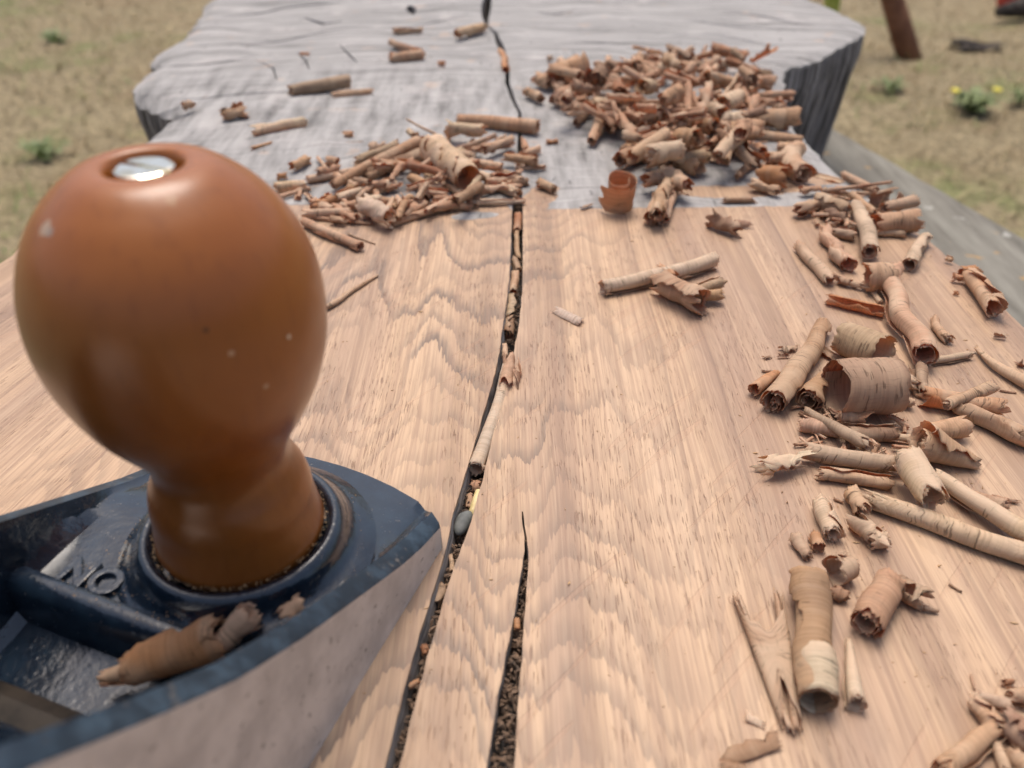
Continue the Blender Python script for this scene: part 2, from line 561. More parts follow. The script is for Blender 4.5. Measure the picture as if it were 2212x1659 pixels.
M_BARK = m_plain('dark_bark', (.018, .014, .012), (.075, .06, .05), 40, .95, .8, .01)
M_LEAF = m_plain('weed_leaf', (.09, .13, .035), (.17, .21, .07), 40, .6, .2, .002)
M_PETAL = m_plain('yellow_petal', (.62, .52, .03), (.75, .66, .08), 60, .6, .1, .001)
M_STALK = m_plain('yellow_green_stalk', (.30, .36, .05), (.45, .48, .11), 40, .6, .2, .001)
M_REDP = m_plain('red_plastic', (.36, .025, .015), (.48, .05, .03), 30, .5, .1, .001)

# ------------------------------------------------------------------ the setting: lawn
GZ = -0.62
gv, gf = [], []
N = 60
for i in range(N + 1):
    for j in range(N + 1):
        # fine mesh close by, wide towards the horizon
        fx = (i / N * 2 - 1)
        fy = (j / N * 2 - 1)
        X = math.copysign(abs(fx) ** 3.2, fx) * 180 + 0.5
        Y = math.copysign(abs(fy) ** 3.2, fy) * 180 + 2.0
        z = GZ + .012 * math.sin(X * 3.1 + Y * 1.7) + .010 * math.sin(Y * 4.3 - X * 2.2)
        gv.append((X, Y, z))
for i in range(N):
    for j in range(N):
        a = i * (N + 1) + j
        gf.append((a, a + N + 1, a + N + 2, a + 1))
lawn = mesh_obj('lawn', gv, gf, M_LAWN)
tag(lawn, kind='structure')

# grass blades where the camera can see the lawn
rng = np.random.default_rng(11)


def ground_z(X, Y):
    return GZ + .012 * np.sin(X * 3.1 + Y * 1.7) + .010 * np.sin(Y * 4.3 - X * 2.2)


nb = 42000
bx = rng.uniform(-3.4, 3.9, nb)
by = rng.uniform(.5, 6.5, nb)
cl = np.sin(bx * 2.3 + 1) * np.cos(by * 1.9) + .6 * np.sin(bx * 5.1 - by * 4.2) + .5 * np.sin(bx * 9.7 + by * 7.7)
tone = np.where(cl + rng.normal(0, .45, nb) > 1.05, rng.uniform(.66, 1.0, nb), rng.uniform(0, .56, nb))
ang = rng.uniform(0, 2 * np.pi, nb)
hgt = rng.uniform(.008, .030, nb) * np.where(tone > .6, 1.2, 1.0)
lean_ = rng.uniform(.5, 2.4, nb)
wd = rng.uniform(.0012, .0028, nb)
bz = ground_z(bx, by) - .001
ca, sa = np.cos(ang), np.sin(ang)
v0 = np.stack([bx - sa * wd, by + ca * wd, bz], 1)
v1 = np.stack([bx + sa * wd, by - ca * wd, bz], 1)
mx, my = bx + ca * hgt * lean_ * .4, by + sa * hgt * lean_ * .4
v2 = np.stack([mx + sa * wd * .8, my - ca * wd * .8, bz + hgt * .75], 1)
v3 = np.stack([mx - sa * wd * .8, my + ca * wd * .8, bz + hgt * .75], 1)
v4 = np.stack([bx + ca * hgt * lean_, by + sa * hgt * lean_, bz + hgt], 1)
bv = np.stack([v0, v1, v2, v3, v4], 1).reshape(-1, 3)
me = bpy.data.meshes.new('grass')
idx = np.arange(nb) * 5
quads = np.stack([idx, idx + 1, idx + 2, idx + 3], 1)
tris = np.stack([idx + 3, idx + 2, idx + 4], 1)
me.vertices.add(len(bv))
me.vertices.foreach_set('co', bv.ravel())
me.loops.add(nb * 7)
me.loops.foreach_set('vertex_index', np.concatenate([quads.ravel(), tris.ravel()]))
me.polygons.add(nb * 2)
me.polygons.foreach_set('loop_start', np.concatenate([np.arange(nb) * 4, nb * 4 + np.arange(nb) * 3]))
me.polygons.foreach_set('loop_total', np.concatenate([np.full(nb, 4), np.full(nb, 3)]))
at_ = me.attributes.new('tone', 'FLOAT', 'POINT')
at_.data.foreach_set('value', np.repeat(tone, 5).astype(np.float32))
me.materials.append(M_BLADE)
me.update(calc_edges=True)
me.validate()
grass = bpy.data.objects.new('grass', me)
C.objects.link(grass)
tag(grass, 'short dry straw coloured grass with green patches', 'grass', kind='stuff')

# ------------------------------------------------------------------ the slab
left_px = [(286, 329), (300, 304), (317, 283), (343, 257), (372, 240), (352, 231), (318, 219), (294, 206), (282, 191), (285, 174),
           (298, 156), (318, 141), (334, 133), (320, 121), (328, 110), (352, 97), (383, 82), (412, 52), (428, 24), (442, -2)]
right_px = [(2212, 700), (2140, 633), (2060, 560), (1990, 503), (1900, 438), (1812, 374), (1762, 322), (1722, 276), (1706, 240), (1699, 205),
            (1694, 170), (1699, 146), (1730, 136), (1768, 125), (1798, 107), (1826, 91), (1852, 78), (1868, 68), (1873, 57), (1863, 43),
            (1838, 30), (1810, 18), (1782, 8), (1752, -2)]
outl = [(-.158, -.22), (-.161, -.1), (-.160, 0), (-.158, .08), (-.157, .15), (-.156, .20), (-.155, .235), (-.1535, .27), (-.151, .30)]
outl += [tuple(at(*p)[:2]) for p in left_px]
outl += [(-.196, .68), (-.182, .76), (-.16, .82), (-.08, .835), (.02, .83), (.11, .825), (.165, .79), (.186, .72), (.196, .66)]
outl += [tuple(at(*p)[:2]) for p in reversed(right_px)]
outl += [(.141, .17), (.146, .10), (.149, 0), (.150, -.1), (.148, -.22)]
outl = outl[::-1]          # counter-clockwise


def densify(poly, step, closed=True, jitter=0.0, seed=1):
    rg = random.Random(seed)
    out = []
    n = len(poly)
    for i in range(n if closed else n - 1):
        a, b = np.array(poly[i]), np.array(poly[(i + 1) % n])
        L = np.linalg.norm(b - a)
        m = max(1, int(round(L / step)))
        nrm = np.array([-(b - a)[1], (b - a)[0]]) / max(L, 1e-9)
        for k in range(m):
            j = rg.uniform(-jitter, jitter) if k else rg.uniform(-jitter, jitter) * .4
            out.append(tuple(a + (b - a) * k / m + nrm * j))
    return out


def area(p):
    return .5 * sum(p[i][0] * p[(i + 1) % len(p)][1] - p[(i + 1) % len(p)][0] * p[i][1] for i in range(len(p)))


def band(pts):
    """closed hole polygon from picture points (xl, xr, y): left and right lip of a crack"""
    L = [tuple(at(a, y)[:2]) for a, b, y in pts]
    Rr = [tuple(at(b, y)[:2]) for a, b, y in pts]
    return L, Rr


main_pts = [(830, 862, 1659), (850, 882, 1580), (870, 902, 1500), (892, 922, 1420), (914, 945, 1345), (938, 966, 1270), (955, 984, 1215),
            (968, 1004, 1165), (975, 1018, 1125), (988, 1030, 1080), (1000, 1042, 1040), (1019, 1056, 978), (1038, 1070, 915), (1054, 1084, 860),
            (1070, 1100, 805), (1079, 1110, 760), (1085, 1120, 710), (1093, 1126, 660), (1099, 1129, 610), (1102, 1130, 560), (1104, 1130, 500), (1106, 1129, 450),
            (1110, 1128, 415), (1113, 1127, 380), (1117, 1127, 330), (1119, 1128, 285), (1119, 1127, 245), (1105, 1114, 215), (1091, 1101, 180), (1091, 1101, 155), (1084, 1096, 125),
            (1073, 1087, 95), (1066, 1074, 72), (1049, 1056, 60), (1042, 1056, 40), (1039, 1060, 20), (1042, 1062, 4), (1050, 1060, -20), (1056, 1062, -45)]
ml, mr = band(main_pts)
main_hole = [(-.060, -.04), (-.046, .02)] + ml + mr[::-1] + [(-.0405, .02), (-.052, -.04)]
sec_pts = [(1050, 1110, 1665), (1062, 1115, 1590), (1076, 1121, 1500), (1090, 1127, 1430), (1103, 1131, 1365), (1115, 1136, 1300), (1125, 1140, 1240), (1133, 1142, 1190),
           (1133, 1138, 1160), (1129, 1133, 1135), (1127, 1129.5, 1105)]
sl, sr = band(sec_pts)
sec_hole = [(-.0155, -.02), (-.0105, .02)] + sl + sr[::-1] + [(-.0025, .02), (-.006, -.02)]


def slit(px, w):
    P = [at(*p)[:2] for p in px]
    L, Rr = [], []
    for i, p in enumerate(P):
        a, b = P[max(0, i - 1)], P[min(len(P) - 1, i + 1)]
        dd = (b - a) / np.linalg.norm(b - a)
        nn = np.array([-dd[1], dd[0]])
        ww = w * (.25 if i in (0, len(P) - 1) else 1.0) * .5
        L.append(tuple(p + nn * ww))
        Rr.append(tuple(p - nn * ww))
    return L + Rr[::-1]


holes = [main_hole, sec_hole,
         slit([(378, 212), (440, 210), (520, 205), (600, 201), (700, 196)], .0016),
         slit([(480, 38), (560, 27), (610, 17), (680, 10), (735, 3)], .0036),
         slit([(520, 101), (600, 90), (700, 70), (800, 55)], .0018),
         slit([(360, 139), (420, 141), (480, 137), (560, 118)], .0016),
         slit([(655, 40), (700, 52), (740, 47)], .0038),
         slit([(850, 60), (930, 47), (1010, 33)], .0022),
         slit([(733, 95), (758, 122), (772, 138)], .0015),
         slit([(640, 108), (660, 128), (668, 150)], .0012),
         slit([(550, 128), (590, 150), (598, 172)], .0012),
         slit([(884, 12), (888, 20), (893, 30)], .007),
         slit([(1160, 22), (1200, 28), (1240, 22)], .0030),
         slit([(1240, 95), (1300, 92), (1360, 97)], .0022),
         slit([(1480, 40), (1600, 55), (1720, 70)], .0022),
         slit([(1560, 25), (1660, 38), (1760, 62)], .0020),
         slit([(1450, 80), (1560, 78), (1680, 98)], .0016)]
depths = [.020, .016] + [.006] * (len(holes) - 2)
loops = [densify(outl, .0035, True, .0007, 3)]
for k, h_ in enumerate(holes):
    if area(h_) < 0:
        h_ = h_[::-1]
    loops.append(densify(h_, .0022 if k < 2 else .004, True, .00010 if k < 2 else .00012, 10 + k))
pts2, edges2 = [], []
loop_ids = []
for lp in loops:
    s0 = len(pts2)
    pts2 += lp
    edges2 += [(s0 + i, s0 + (i + 1) % len(lp)) for i in range(len(lp))]
    loop_ids.append((s0, len(lp)))


def inside(p, poly):
    x_, y_ = p
    c_ = False
    n_ = len(poly)
    j_ = n_ - 1
    for i_ in range(n_):
        if (poly[i_][1] > y_) != (poly[j_][1] > y_) and x_ < (poly[j_][0] - poly[i_][0]) * (y_ - poly[i_][1]) / (poly[j_][1] - poly[i_][1]) + poly[i_][0]:
            c_ = not c_
        j_ = i_
    return c_


gy = -.20
while gy < .82:
    stp = .007 if .26 < gy < .66 else .016
    gx = -.21
    while gx < .22:
        p = (gx + random.Random(int(gx * 1e6 + gy * 1e4)).uniform(-.3, .3) * stp, gy)
        if inside(p, outl):
            pts2.append(p)
        gx += stp
    gy += stp
res = delaunay_2d_cdt([Vector(p) for p in pts2], edges2, [], 0, 1e-7)
rv, rf, rorig = res[0], res[2], res[3]
inv = {}
for ni, src in enumerate(rorig):
    for s_ in src:
        inv[s_] = ni
oa = np.array(outl)


def edge_dist(p):
    a = oa
    b = np.roll(oa, -1, 0)
    ab = b - a
    tt = np.clip(((p - a) * ab).sum(1) / (ab ** 2).sum(1), 0, 1)
    return np.sqrt(((a + ab * tt[:, None] - p) ** 2).sum(1).min())


def top_z(p):
    x_, y_ = p
    z_ = 0.0
    far_ = min(1, max(0, (y_ - .275) / .05))
    z_ += far_ * (.0006 * math.sin(x_ * 70 + y_ * 40) + .0005 * math.sin(y_ * 110 - x_ * 30))
    dd = edge_dist(np.array(p))
    rad = .003 + (.007 if x_ < 0 else .002) * far_
    if dd < rad:
        z_ -= (rad - math.sqrt(max(0, rad * rad - (rad - dd) ** 2))) * (.35 + .25 * far_)
    return z_


V3 = [(v.x, v.y, top_z((v.x, v.y))) for v in rv]
F3, MI = [], []
hole_polys = [(hp, min(q[0] for q in hp), max(q[0] for q in hp), min(q[1] for q in hp), max(q[1] for q in hp)) for hp in loops[1:]]
for f in rf:
    cx = sum(rv[i].x for i in f) / len(f)
    cy = sum(rv[i].y for i in f) / len(f)
    if not inside((cx, cy), loops[0]):
        continue
    if any(xa < cx < xb and ya < cy < yb and inside((cx, cy), hp) for hp, xa, xb, ya, yb in hole_polys):
        continue
    F3.append(tuple(f))
    MI.append(0)
# outer edge: several courses down, a little undercut and lumpy
s0, n0 = loop_ids[0]
ring_prev = [inv[s0 + i] for i in range(n0)]
THK = .085
cen = np.array([0, .33])
rg = random.Random(4)
rowsz = [-.002, -.012, -.026, -.044, -.064, -THK]
ph = [rg.uniform(0, 6.28) for _ in range(6)]
for ri, zz in enumerate(rowsz):
    ring = []
    for i in range(n0):
        x_, y_ = loops[0][i]
        xp, yp = loops[0][i - 1]
        xn, yn = loops[0][(i + 1) % n0]
        tx, ty = xn - xp, yn - yp
        tl = math.hypot(tx, ty) + 1e-9
        nx, ny = ty / tl, -tx / tl          # outward for a counter-clockwise outline
        bul = .0035 * math.sin(i * .21 + ph[0]) + .002 * math.sin(i * .9 + ph[1] + ri * .15) + .0008 * math.sin(i * 2.3 + ph[2])
        off = bul * (-zz / THK) - .010 * (-zz / THK) ** 1.3 + .0012 * (1 if ri == 1 else 0)
        ring.append(len(V3))
        V3.append((x_ + nx * off, y_ + ny * off, zz + V3[ring_prev[i]][2] * (.7 if ri == 0 else 0)))
    for i in range(n0):
        j = (i + 1) % n0
        F3.append((ring_prev[j], ring_prev[i], ring[i], ring[j]))
        MI.append(0 if ri == 0 else 1)
    ring_prev = ring
F3.append(tuple(reversed(ring_prev)))
MI.append(1)
# crack walls and floors
for k, (s0, n0) in enumerate(loop_ids[1:]):
    prev = [inv[s0 + i] for i in range(n0)]
    rows_ = [-.0006, -.3 * depths[k], -.65 * depths[k], -depths[k]]
    for ri, zz in enumerate(rows_):
        ring = []
        for i in range(n0):
            x_, y_ = loops[k + 1][i]
            xp, yp = loops[k + 1][i - 1]
            xn, yn = loops[k + 1][(i + 1) % n0]
            tl = math.hypot(xn - xp, yn - yp) + 1e-9
            nx, ny = (yn - yp) / tl, -(xn - xp) / tl
            inn = (.00006, -.00005, .0001, .0002)[ri] + .00010 * math.sin(i * 1.7 + ri)
            if k == 0 and nx < -.3 and .06 < y_ < .255:      # the left wall of the long crack leans out into the gap
                inn += (.0, .0007, .0013, .0017)[ri]
            ring.append(len(V3))
            V3.append((x_ - nx * inn, y_ - ny * inn, zz + V3[prev[i]][2] * (1 if ri == 0 else 0)))
        for i in range(n0):
            j = (i + 1) % n0
            F3.append((prev[i], prev[j], ring[j], ring[i])[::-1])
            MI.append(0 if ri == 0 else 2)
        prev = ring
    F3.append(tuple(prev))
    MI.append(2)
slab = mesh_obj('live_edge_slab', V3, F3, [M_TOP, M_SIDE, M_CRACK], smooth=False, mat_idx=MI)
tag(slab, 'thick live edge wooden slab, half planed to peach wood, half weathered grey', 'wood slab')


def sharpen(o, deg=24):
    bm_ = bmesh.new()
    bm_.from_mesh(o.data)
    bmesh.ops.recalc_face_normals(bm_, faces=bm_.faces)
    for f_ in bm_.faces:
        f_.smooth = True
    for e_ in bm_.edges:
        e_.smooth = len(e_.link_faces) == 2 and e_.calc_face_angle(3.1) < R(deg)
    bm_.to_mesh(o.data)
    bm_.free()


sharpen(slab)

# plank under the slab, to the right
def box_plank(name, p0, p1, width, thick, z, mat, side=-1):
    a, b = np.array(p0), np.array(p1)
    dd = (b - a) / np.linalg.norm(b - a)
    nn = np.array([-dd[1], dd[0]]) * side
    L = np.linalg.norm(b - a)
    vs, fs = [], []
    n_ = 40
    rg_ = random.Random(8)
    prof = [(0, -thick), (0, -.004), (.0015, -.001), (.006, 0), (width * .3, .0005), (width * .7, -.0004), (width - .006, 0), (width, -.004), (width, -thick)]
    for i in range(n_ + 1):
        w_ = rg_.uniform(-.0008, .0008)
        for q, (o_, zz) in enumerate(prof):
            pt = a + dd * L * i / n_ + nn * (o_ + w_ * (q < 4))
            vs.append((pt[0], pt[1], z + zz))
    m_ = len(prof)
    for i in range(n_):
        for q in range(m_ - 1):
            fs.append((i * m_ + q, i * m_ + q + 1, (i + 1) * m_ + q + 1, (i + 1) * m_ + q))
        fs.append((i * m_ + m_ - 1, i * m_, (i + 1) * m_, (i + 1) * m_ + m_ - 1))
    fs.append(tuple(range(m_))[::-1])
    fs.append(tuple(n_ * m_ + q for q in range(m_)))
    o = mesh_obj(name, vs, fs, mat, smooth=False)
    bm = bmesh.new()
    bm.from_mesh(o.data)
    bmesh.ops.recalc_face_normals(bm, faces=bm.faces)
    bm.to_mesh(o.data)
    bm.free()
    return o


pa, pb = at(1815, 280, -THK)[:2], at(2212, 507, -THK)[:2]
dd = (pb - pa) / np.linalg.norm(pb - pa)
bench = empty('weathered_bench', (0, 0, 0))
plank = box_plank('top_plank', pa - dd * .022, pb + dd * .55, .40, .035, -THK - .0005, M_PLANK, side=-1)
plank.parent = bench
nn_ = np.array([dd[1], -dd[0]])
for (al_, ac_) in ((.08, .05), (.08, .35), (.62, .05), (.62, .35)):
    lp_ = pa + dd * al_ + nn_ * ac_
    q = .028
    zt_, zb_ = -THK - .036, -.64
    vs = [(lp_[0] + sx * q * (1 if z_ > -.5 else .8), lp_[1] + sy * q * (1 if z_ > -.5 else .8), z_) for z_ in (zt_, zb_) for sx, sy in ((-1, -1), (1, -1), (1, 1), (-1, 1))]
    fs = [(0, 1, 2, 3), (7, 6, 5, 4)] + [(i, i + 4, (i + 1) % 4 + 4, (i + 1) % 4) for i in range(4)]
    mesh_obj('leg', vs, fs, M_PLANK, bench, smooth=False)
tag(bench, 'greyish weathered plank bench spotted with lichen, carrying the slab at right', 'bench')

# ------------------------------------------------------------------ things on the lawn
def tube(pts, rads, n=14, cap=True):
    v, f = [], []
    P = [np.array(p, float) for p in pts]
    for i, p in enumerate(P):
        t_ = P[min(i + 1, len(P) - 1)] - P[max(0, i - 1)]
        t_ = t_ / np.linalg.norm(t_)
        ref = np.array([0, 0, 1.]) if abs(t_[2]) < .9 else np.array([1., 0, 0])
        a = np.cross(t_, ref)
        a /= np.linalg.norm(a)
        b = np.cross(t_, a)
        for k in range(n):
            an = 2 * math.pi * k / n
            v.append(p + rads[i] * (a * math.cos(an) + b * math.sin(an)))
    for i in range(len(P) - 1):
        for k in range(n):
            k2 = (k + 1) % n
            f.append((i * n + k, (i + 1) * n + k, (i + 1) * n + k2, i * n + k2))
    if cap:
        f.append(tuple(range(n)))
        f.append(tuple((len(P) - 1) * n + k for k in reversed(range(n))))
    return v, f


foot = at(1966, 132, GZ)
topp = foot + np.array([-.55, .25, 1.1])
pr = [foot + (topp - foot) * t_ for t_ in np.linspace(-.03, 1, 9)]
v, f = tube(pr, [.036, .034, .032, .031, .031, .030, .030, .029, .028], 16)
tag(mesh_obj('leaning_post', v, f, M_POST), 'reddish brown post leaning out of the lawn at upper right', 'post')

b0 = at(2150, 45, GZ)
v, f = tube([b0 + np.array([0, 0, .03]), b0 + np.array([.10, .03, .04]), b0 + np.array([.24, .0, .035]), b0 + np.array([.42, .05, .04]), b0 + np.array([.6, .02, .03])],
            [.018, .036, .042, .036, .03], 10)
tag(mesh_obj('fallen_log', v, f, M_BARK), 'dark fallen log on the lawn at the upper right corner', 'log')
c0 = at(2207, 36, GZ)
v, f = lathe(smooth_profile([(.002, 0), (.05, .004), (.056, .05), (.05, .09), (.036, .105), (.002, .11)], 24), 20)
ro = mesh_obj('red_pot', v, f, M_REDP)
ro.location = (c0[0] + .03, c0[1] + .15, GZ)
tag(ro, 'small red object behind the dark fallen log', 'pot')


def dark_lump(name, px, py, L, W, H, seed, label):
    rg_ = random.Random(seed)
    bm = bmesh.new()
    bmesh.ops.create_icosphere(bm, subdivisions=3, radius=1)
    for q in bm.verts:
        n_ = 1 + .25 * math.sin(q.co.x * 5 + seed) + .18 * math.sin(q.co.y * 7 + q.co.z * 4) + rg_.uniform(-.06, .06)
        q.co = Vector((q.co.x * L * n_, q.co.y * W * n_, max(-.2, q.co.z) * H * n_))
    me_ = bpy.data.meshes.new(name)
    bm.to_mesh(me_)
    bm.free()
    me_.materials.append(M_BARK)
    o = bpy.data.objects.new(name, me_)
    C.objects.link(o)
    p_ = at(px, py, GZ)
    o.location = (p_[0], p_[1], float(ground_z(p_[0], p_[1])) + .004)
    return tag(o, label, 'bark')


dark_lump('dark_piece', 2096, 108, .085, .04, .022, 3, 'low dark lump lying on the lawn right of the leaning post')  # dark patch on the lawn, built as a flattened lump


def weed(name, px, py, rad, n_leaf, seed, label, flowers=0):
    rg_ = random.Random(seed)
    base = at(px, py, GZ)
    base[2] = float(ground_z(base[0], base[1]))
    e_ = empty(name, base)
    vs, fs = [], []
    for k in range(n_leaf):
        a_ = rg_.uniform(0, 6.28)
        l_ = rad * rg_.uniform(.4, 1.1)
        h_ = rad * rg_.uniform(.25, .8)
        w_ = rad * rg_.uniform(.07, .15)
        r0_ = rad * rg_.uniform(0, .35)
        ca_, sa_ = math.cos(a_), math.sin(a_)
        s_ = len(vs)
        for tt, ww, hh in ((0, .35, 0), (.35, 1, .7), (.7, .9, 1.0), (1, .05, .75)):
            cxx, cyy = ca_ * (r0_ + l_ * tt), sa_ * (r0_ + l_ * tt)
            vs.append((cxx - sa_ * w_ * ww, cyy + ca_ * w_ * ww, h_ * hh))
            vs.append((cxx + sa_ * w_ * ww, cyy - ca_ * w_ * ww, h_ * hh))
        for q in range(3):
            fs.append((s_ + 2 * q, s_ + 2 * q + 1, s_ + 2 * q + 3, s_ + 2 * q + 2))
    lv = mesh_obj('leaves', vs, fs, M_LEAF, e_)
    lv['kind'] = 'stuff'
    for k in range(flowers):
        a_ = math.pi * (k + .05) + rg_.uniform(-.2, .2)
        vv, ff = lathe([(.0005, .0), (.006, .001), (.011, .005), (.012, .008), (.005, .006), (.0005, .006)], 10)
        fl = mesh_obj('flower', vv, ff, M_PETAL, e_)
        fl.location = (math.cos(a_) * rad * .95, math.sin(a_) * rad * .3, rad * .75)
    tag(e_, label, 'weed')
    return e_


weed('flowering_weed', 2092, 252, .060, 60, 5, 'low green weed with yellow flowers on the dry lawn', 2)
weed('green_weed', 1917, 212, .045, 36, 6, 'small green weed left of the flowering weed, near the slab')
weed('corner_weed', 2205, 240, .05, 36, 9, 'green weed cut by the picture edge, right of the flowering weed')
weed('grassy_weed', 92, 335, .055, 34, 7, 'green weed on the lawn at far left above the knob')
weed('grassy_weed', 120, 95, .055, 24, 12, 'dull green weed on the shaded lawn in the upper left corner')
st0 = at(1790, 6, .0)
stp = st0 * 1.0
stp = np.array([0, 0, HC]) + (st0 - np.array([0, 0, HC])) * 2.1
v, f = tube([(stp[0], stp[1], GZ - .01), (stp[0] + .01, stp[1], GZ + .2), (stp[0] + .005, stp[1], stp[2]), (stp[0] - .02, stp[1], stp[2] + .14)], [.012, .012, .011, .006], 8)
tag(mesh_obj('plant_stalk', v, f, M_STALK), 'yellowish green stalk rising behind the far right end of the slab', 'stalk')

# ------------------------------------------------------------------ the hand plane
KN = np.array([-.04637, .1038])
HD = np.array([.3578, .9338])
RT = np.array([.9338, -.3578])
plane = empty('hand_plane', (KN[0], KN[1], 0.0))
plane.rotation_euler = (0, 0, math.atan2(HD[1], HD[0]) - math.pi / 2)      # local x = right, local y = heading
tag(plane, 'metal bench plane with dark blue casting and brown wooden front knob', 'hand plane')
W2 = .02647
H_T = [(-150, 28), (-120, 40), (-95, 53), (-75, 58), (-57, 51.6), (-44.7, 41.4), (-32.4, 32.1), (-19.7, 24.7), (-2.8, 16.3), (8, 11.0), (15, 8.2), (23, 6.0), (32, 5.2)]
D_T = [(-150, 6), (-40, 6), (-33, 5.8), (-23, 6.5), (-20.5, 8.5), (-18.5, 13.4), (-10, 13.6), (0, 13.4), (8, 11.9), (14, 10.0), (23, 7.3), (32, 5.6)]
Hf = lambda a: float(np.interp(a, *zip(*H_T))) * .001
Df = lambda a: float(np.interp(a, *zip(*D_T))) * .001
WL = .0342
edge_cols = [(0, 'b'), (0, 's'), (.0005, 'e'), (.0029, 'r'), (.0038, 'i'), (.0048, 'f'), (.0065, 'd')]
cols = [(-WL + o_, k_) for o_, k_ in edge_cols] + [(x_, 'd') for x_ in (-.020, -.0135, -.0065, 0, .0065, .013)] + [(W2 - o_, k_) for o_, k_ in reversed(edge_cols)]
stations = [0, .06, .14, .25, .4, .55, .7, .85, 1.0]
alist = [8 - 2.4 * k for k in range(1, 12)] + [-20.5, -22.5, -25, -29, -33, -37, -42, -47, -52, -57, -63, -69, -75, -83, -95, -110, -130, -150]
rows = [('front', s_) for s_ in stations] + [('a', a_) for a_ in alist]
pv, pf, pm = [], [], []
nc = len(cols)


def station_a(row, x_):
    if row[0] == 'front':
        af = 31.6 - .0088 * (x_ * 1000 + 3.3) ** 2 - max(0, abs(x_ * 1000 + 3.3) - 28) * .55
        return af * (1 - row[1]) + 8 * row[1]
    return row[1]


def prof_z(a_, k_, left_=False):
    Hz, Dz = Hf(a_), Df(a_)
    top = Hz + (.0003 if left_ else .0014 * max(.2, min(1, (30 - a_) / 10)))
    return {'b': 0.0, 's': Hz - .0004, 'e': Hz + .0002, 'r': top, 'i': min(top - .0006, max(Dz, top - .0030)), 'f': min(top - .0008, Dz + .0018 if top - Dz > .003 else Dz), 'd': min(Dz, top + .004)}[k_]


for x_, k_ in cols:              # bottom row of the nose
    a_ = station_a(('front', 0), x_)
    pv.append((x_, a_ * .001 + .0003, 0.0))
for row in rows:
    for x_, k_ in cols:
        a_ = station_a(row, x_)
        pv.append((x_, a_ * .001, prof_z(a_, k_, x_ < -.027)))
for r_ in range(len(rows)):
    for c_ in range(nc - 1):
        pf.append((r_ * nc + c_ + 1, r_ * nc + c_, (r_ + 1) * nc + c_, (r_ + 1) * nc + c_ + 1)[::-1])
        if r_ == 0:
            pm.append(1)
        elif c_ in (0, nc - 2):
            pm.append(2)
        elif c_ in (1, 2, nc - 3, nc - 4):
            pm.append(1)
        else:
            pm.append(0)
last = len(rows) * nc
pf.append(tuple(last + c_ for c_ in range(nc)))
pm.append(0)
pf.append(tuple([r_ * nc for r_ in range(len(rows) + 1)] + [r_ * nc + nc - 1 for r_ in reversed(range(len(rows) + 1))]))
pm.append(2)
body = mesh_obj('body_casting', pv, pf, [M_ENAMEL, M_RIM, M_STEEL], plane, smooth=False, mat_idx=pm)
sharpen(body, 32)
body['label'] = 'dark blue painted casting with bare ground steel sides'

# boss ring round the foot of the knob
prof = smooth_profile([(.0222, .0128), (.0205, .0138), (.0190, .0146), (.0179, .0158), (.0173, .0172), (.0166, .0182), (.0158, .0187), (.0151, .0185), (.0146, .0179), (.0140, .0166)], 48)
v, f = lathe(prof, 72)
ring_o = mesh_obj('boss_ring', v, f, M_ENAMEL, plane)
ring_o.location = (.0006, .0002, 0)
# knob
kp = [(.0132, .0165)]
kp2 = smooth_profile([(.01385, .0185), (.01345, .0210), (.01305, .0238), (.01290, .0264), (.01235, .0290), (.01140, .0312), (.01080, .0330), (.01080, .0350), (.01150, .0375), (.01285, .0400),
                      (.01475, .0430), (.01670, .0465), (.01825, .0505), (.01945, .0550), (.01995, .0600), (.01960, .0650), (.01840, .0695), (.01655, .0735), (.01400, .0769), (.01150, .0792),
                      (.00900, .0809), (.0068, .0816), (.0054, .0815), (.00485, .0810)], 110)
kp3 = [(.0046, .0798), (.0045, .0778), (.0001, .0778)]
v, f = lathe(kp + kp2 + kp3, 96)
v = [(x_ + .00065 * max(0, min(1, (.060 - z_) / .041)), y_ + .00025 * max(0, min(1, (.060 - z_) / .041)), z_) for x_, y_, z_ in v]     # the knob stands a hair out of true
knob = mesh_obj('front_knob', v, f, M_KNOB, plane)
knob['label'] = 'brown varnished turned wooden knob'
nut = empty('knob_nut')
nut.parent = plane
v, f = lathe([(.0037, .0780), (.0037, .0799), (.0034, .0804), (.0026, .0807), (.0013, .0808), (.0001, .0808)], 40)
nb_ = mesh_obj('nut_head', v, f, M_BRASS, nut)
# slot across the nut: two proud half rails leave a groove between them
for sgn in (-1, 1):
    vs, fs = [], []
    n_ = 18
    for zz, rr in ((.0803, .0037), (.0810, .0036), (.0812, .0032)):
        for k in range(n_ + 1):
            a_ = math.pi * k / n_
            vs.append((rr * math.cos(a_), sgn * (.0004 + (rr - .0004) * math.sin(a_)), zz))
    for q in range(2):
        for k in range(n_):
            s_ = q * (n_ + 1) + k
            fs.append((s_, s_ + 1, s_ + n_ + 2, s_ + n_ + 1))
        fs.append((q * (n_ + 1), q * (n_ + 1) + n_, (q + 1) * (n_ + 1) + n_, (q + 1) * (n_ + 1)))
    fs.append(tuple(2 * (n_ + 1) + k for k in range(n_ + 1)))
    mesh_obj('slot_cheek', vs, fs, M_BRASS, nut, smooth=False)
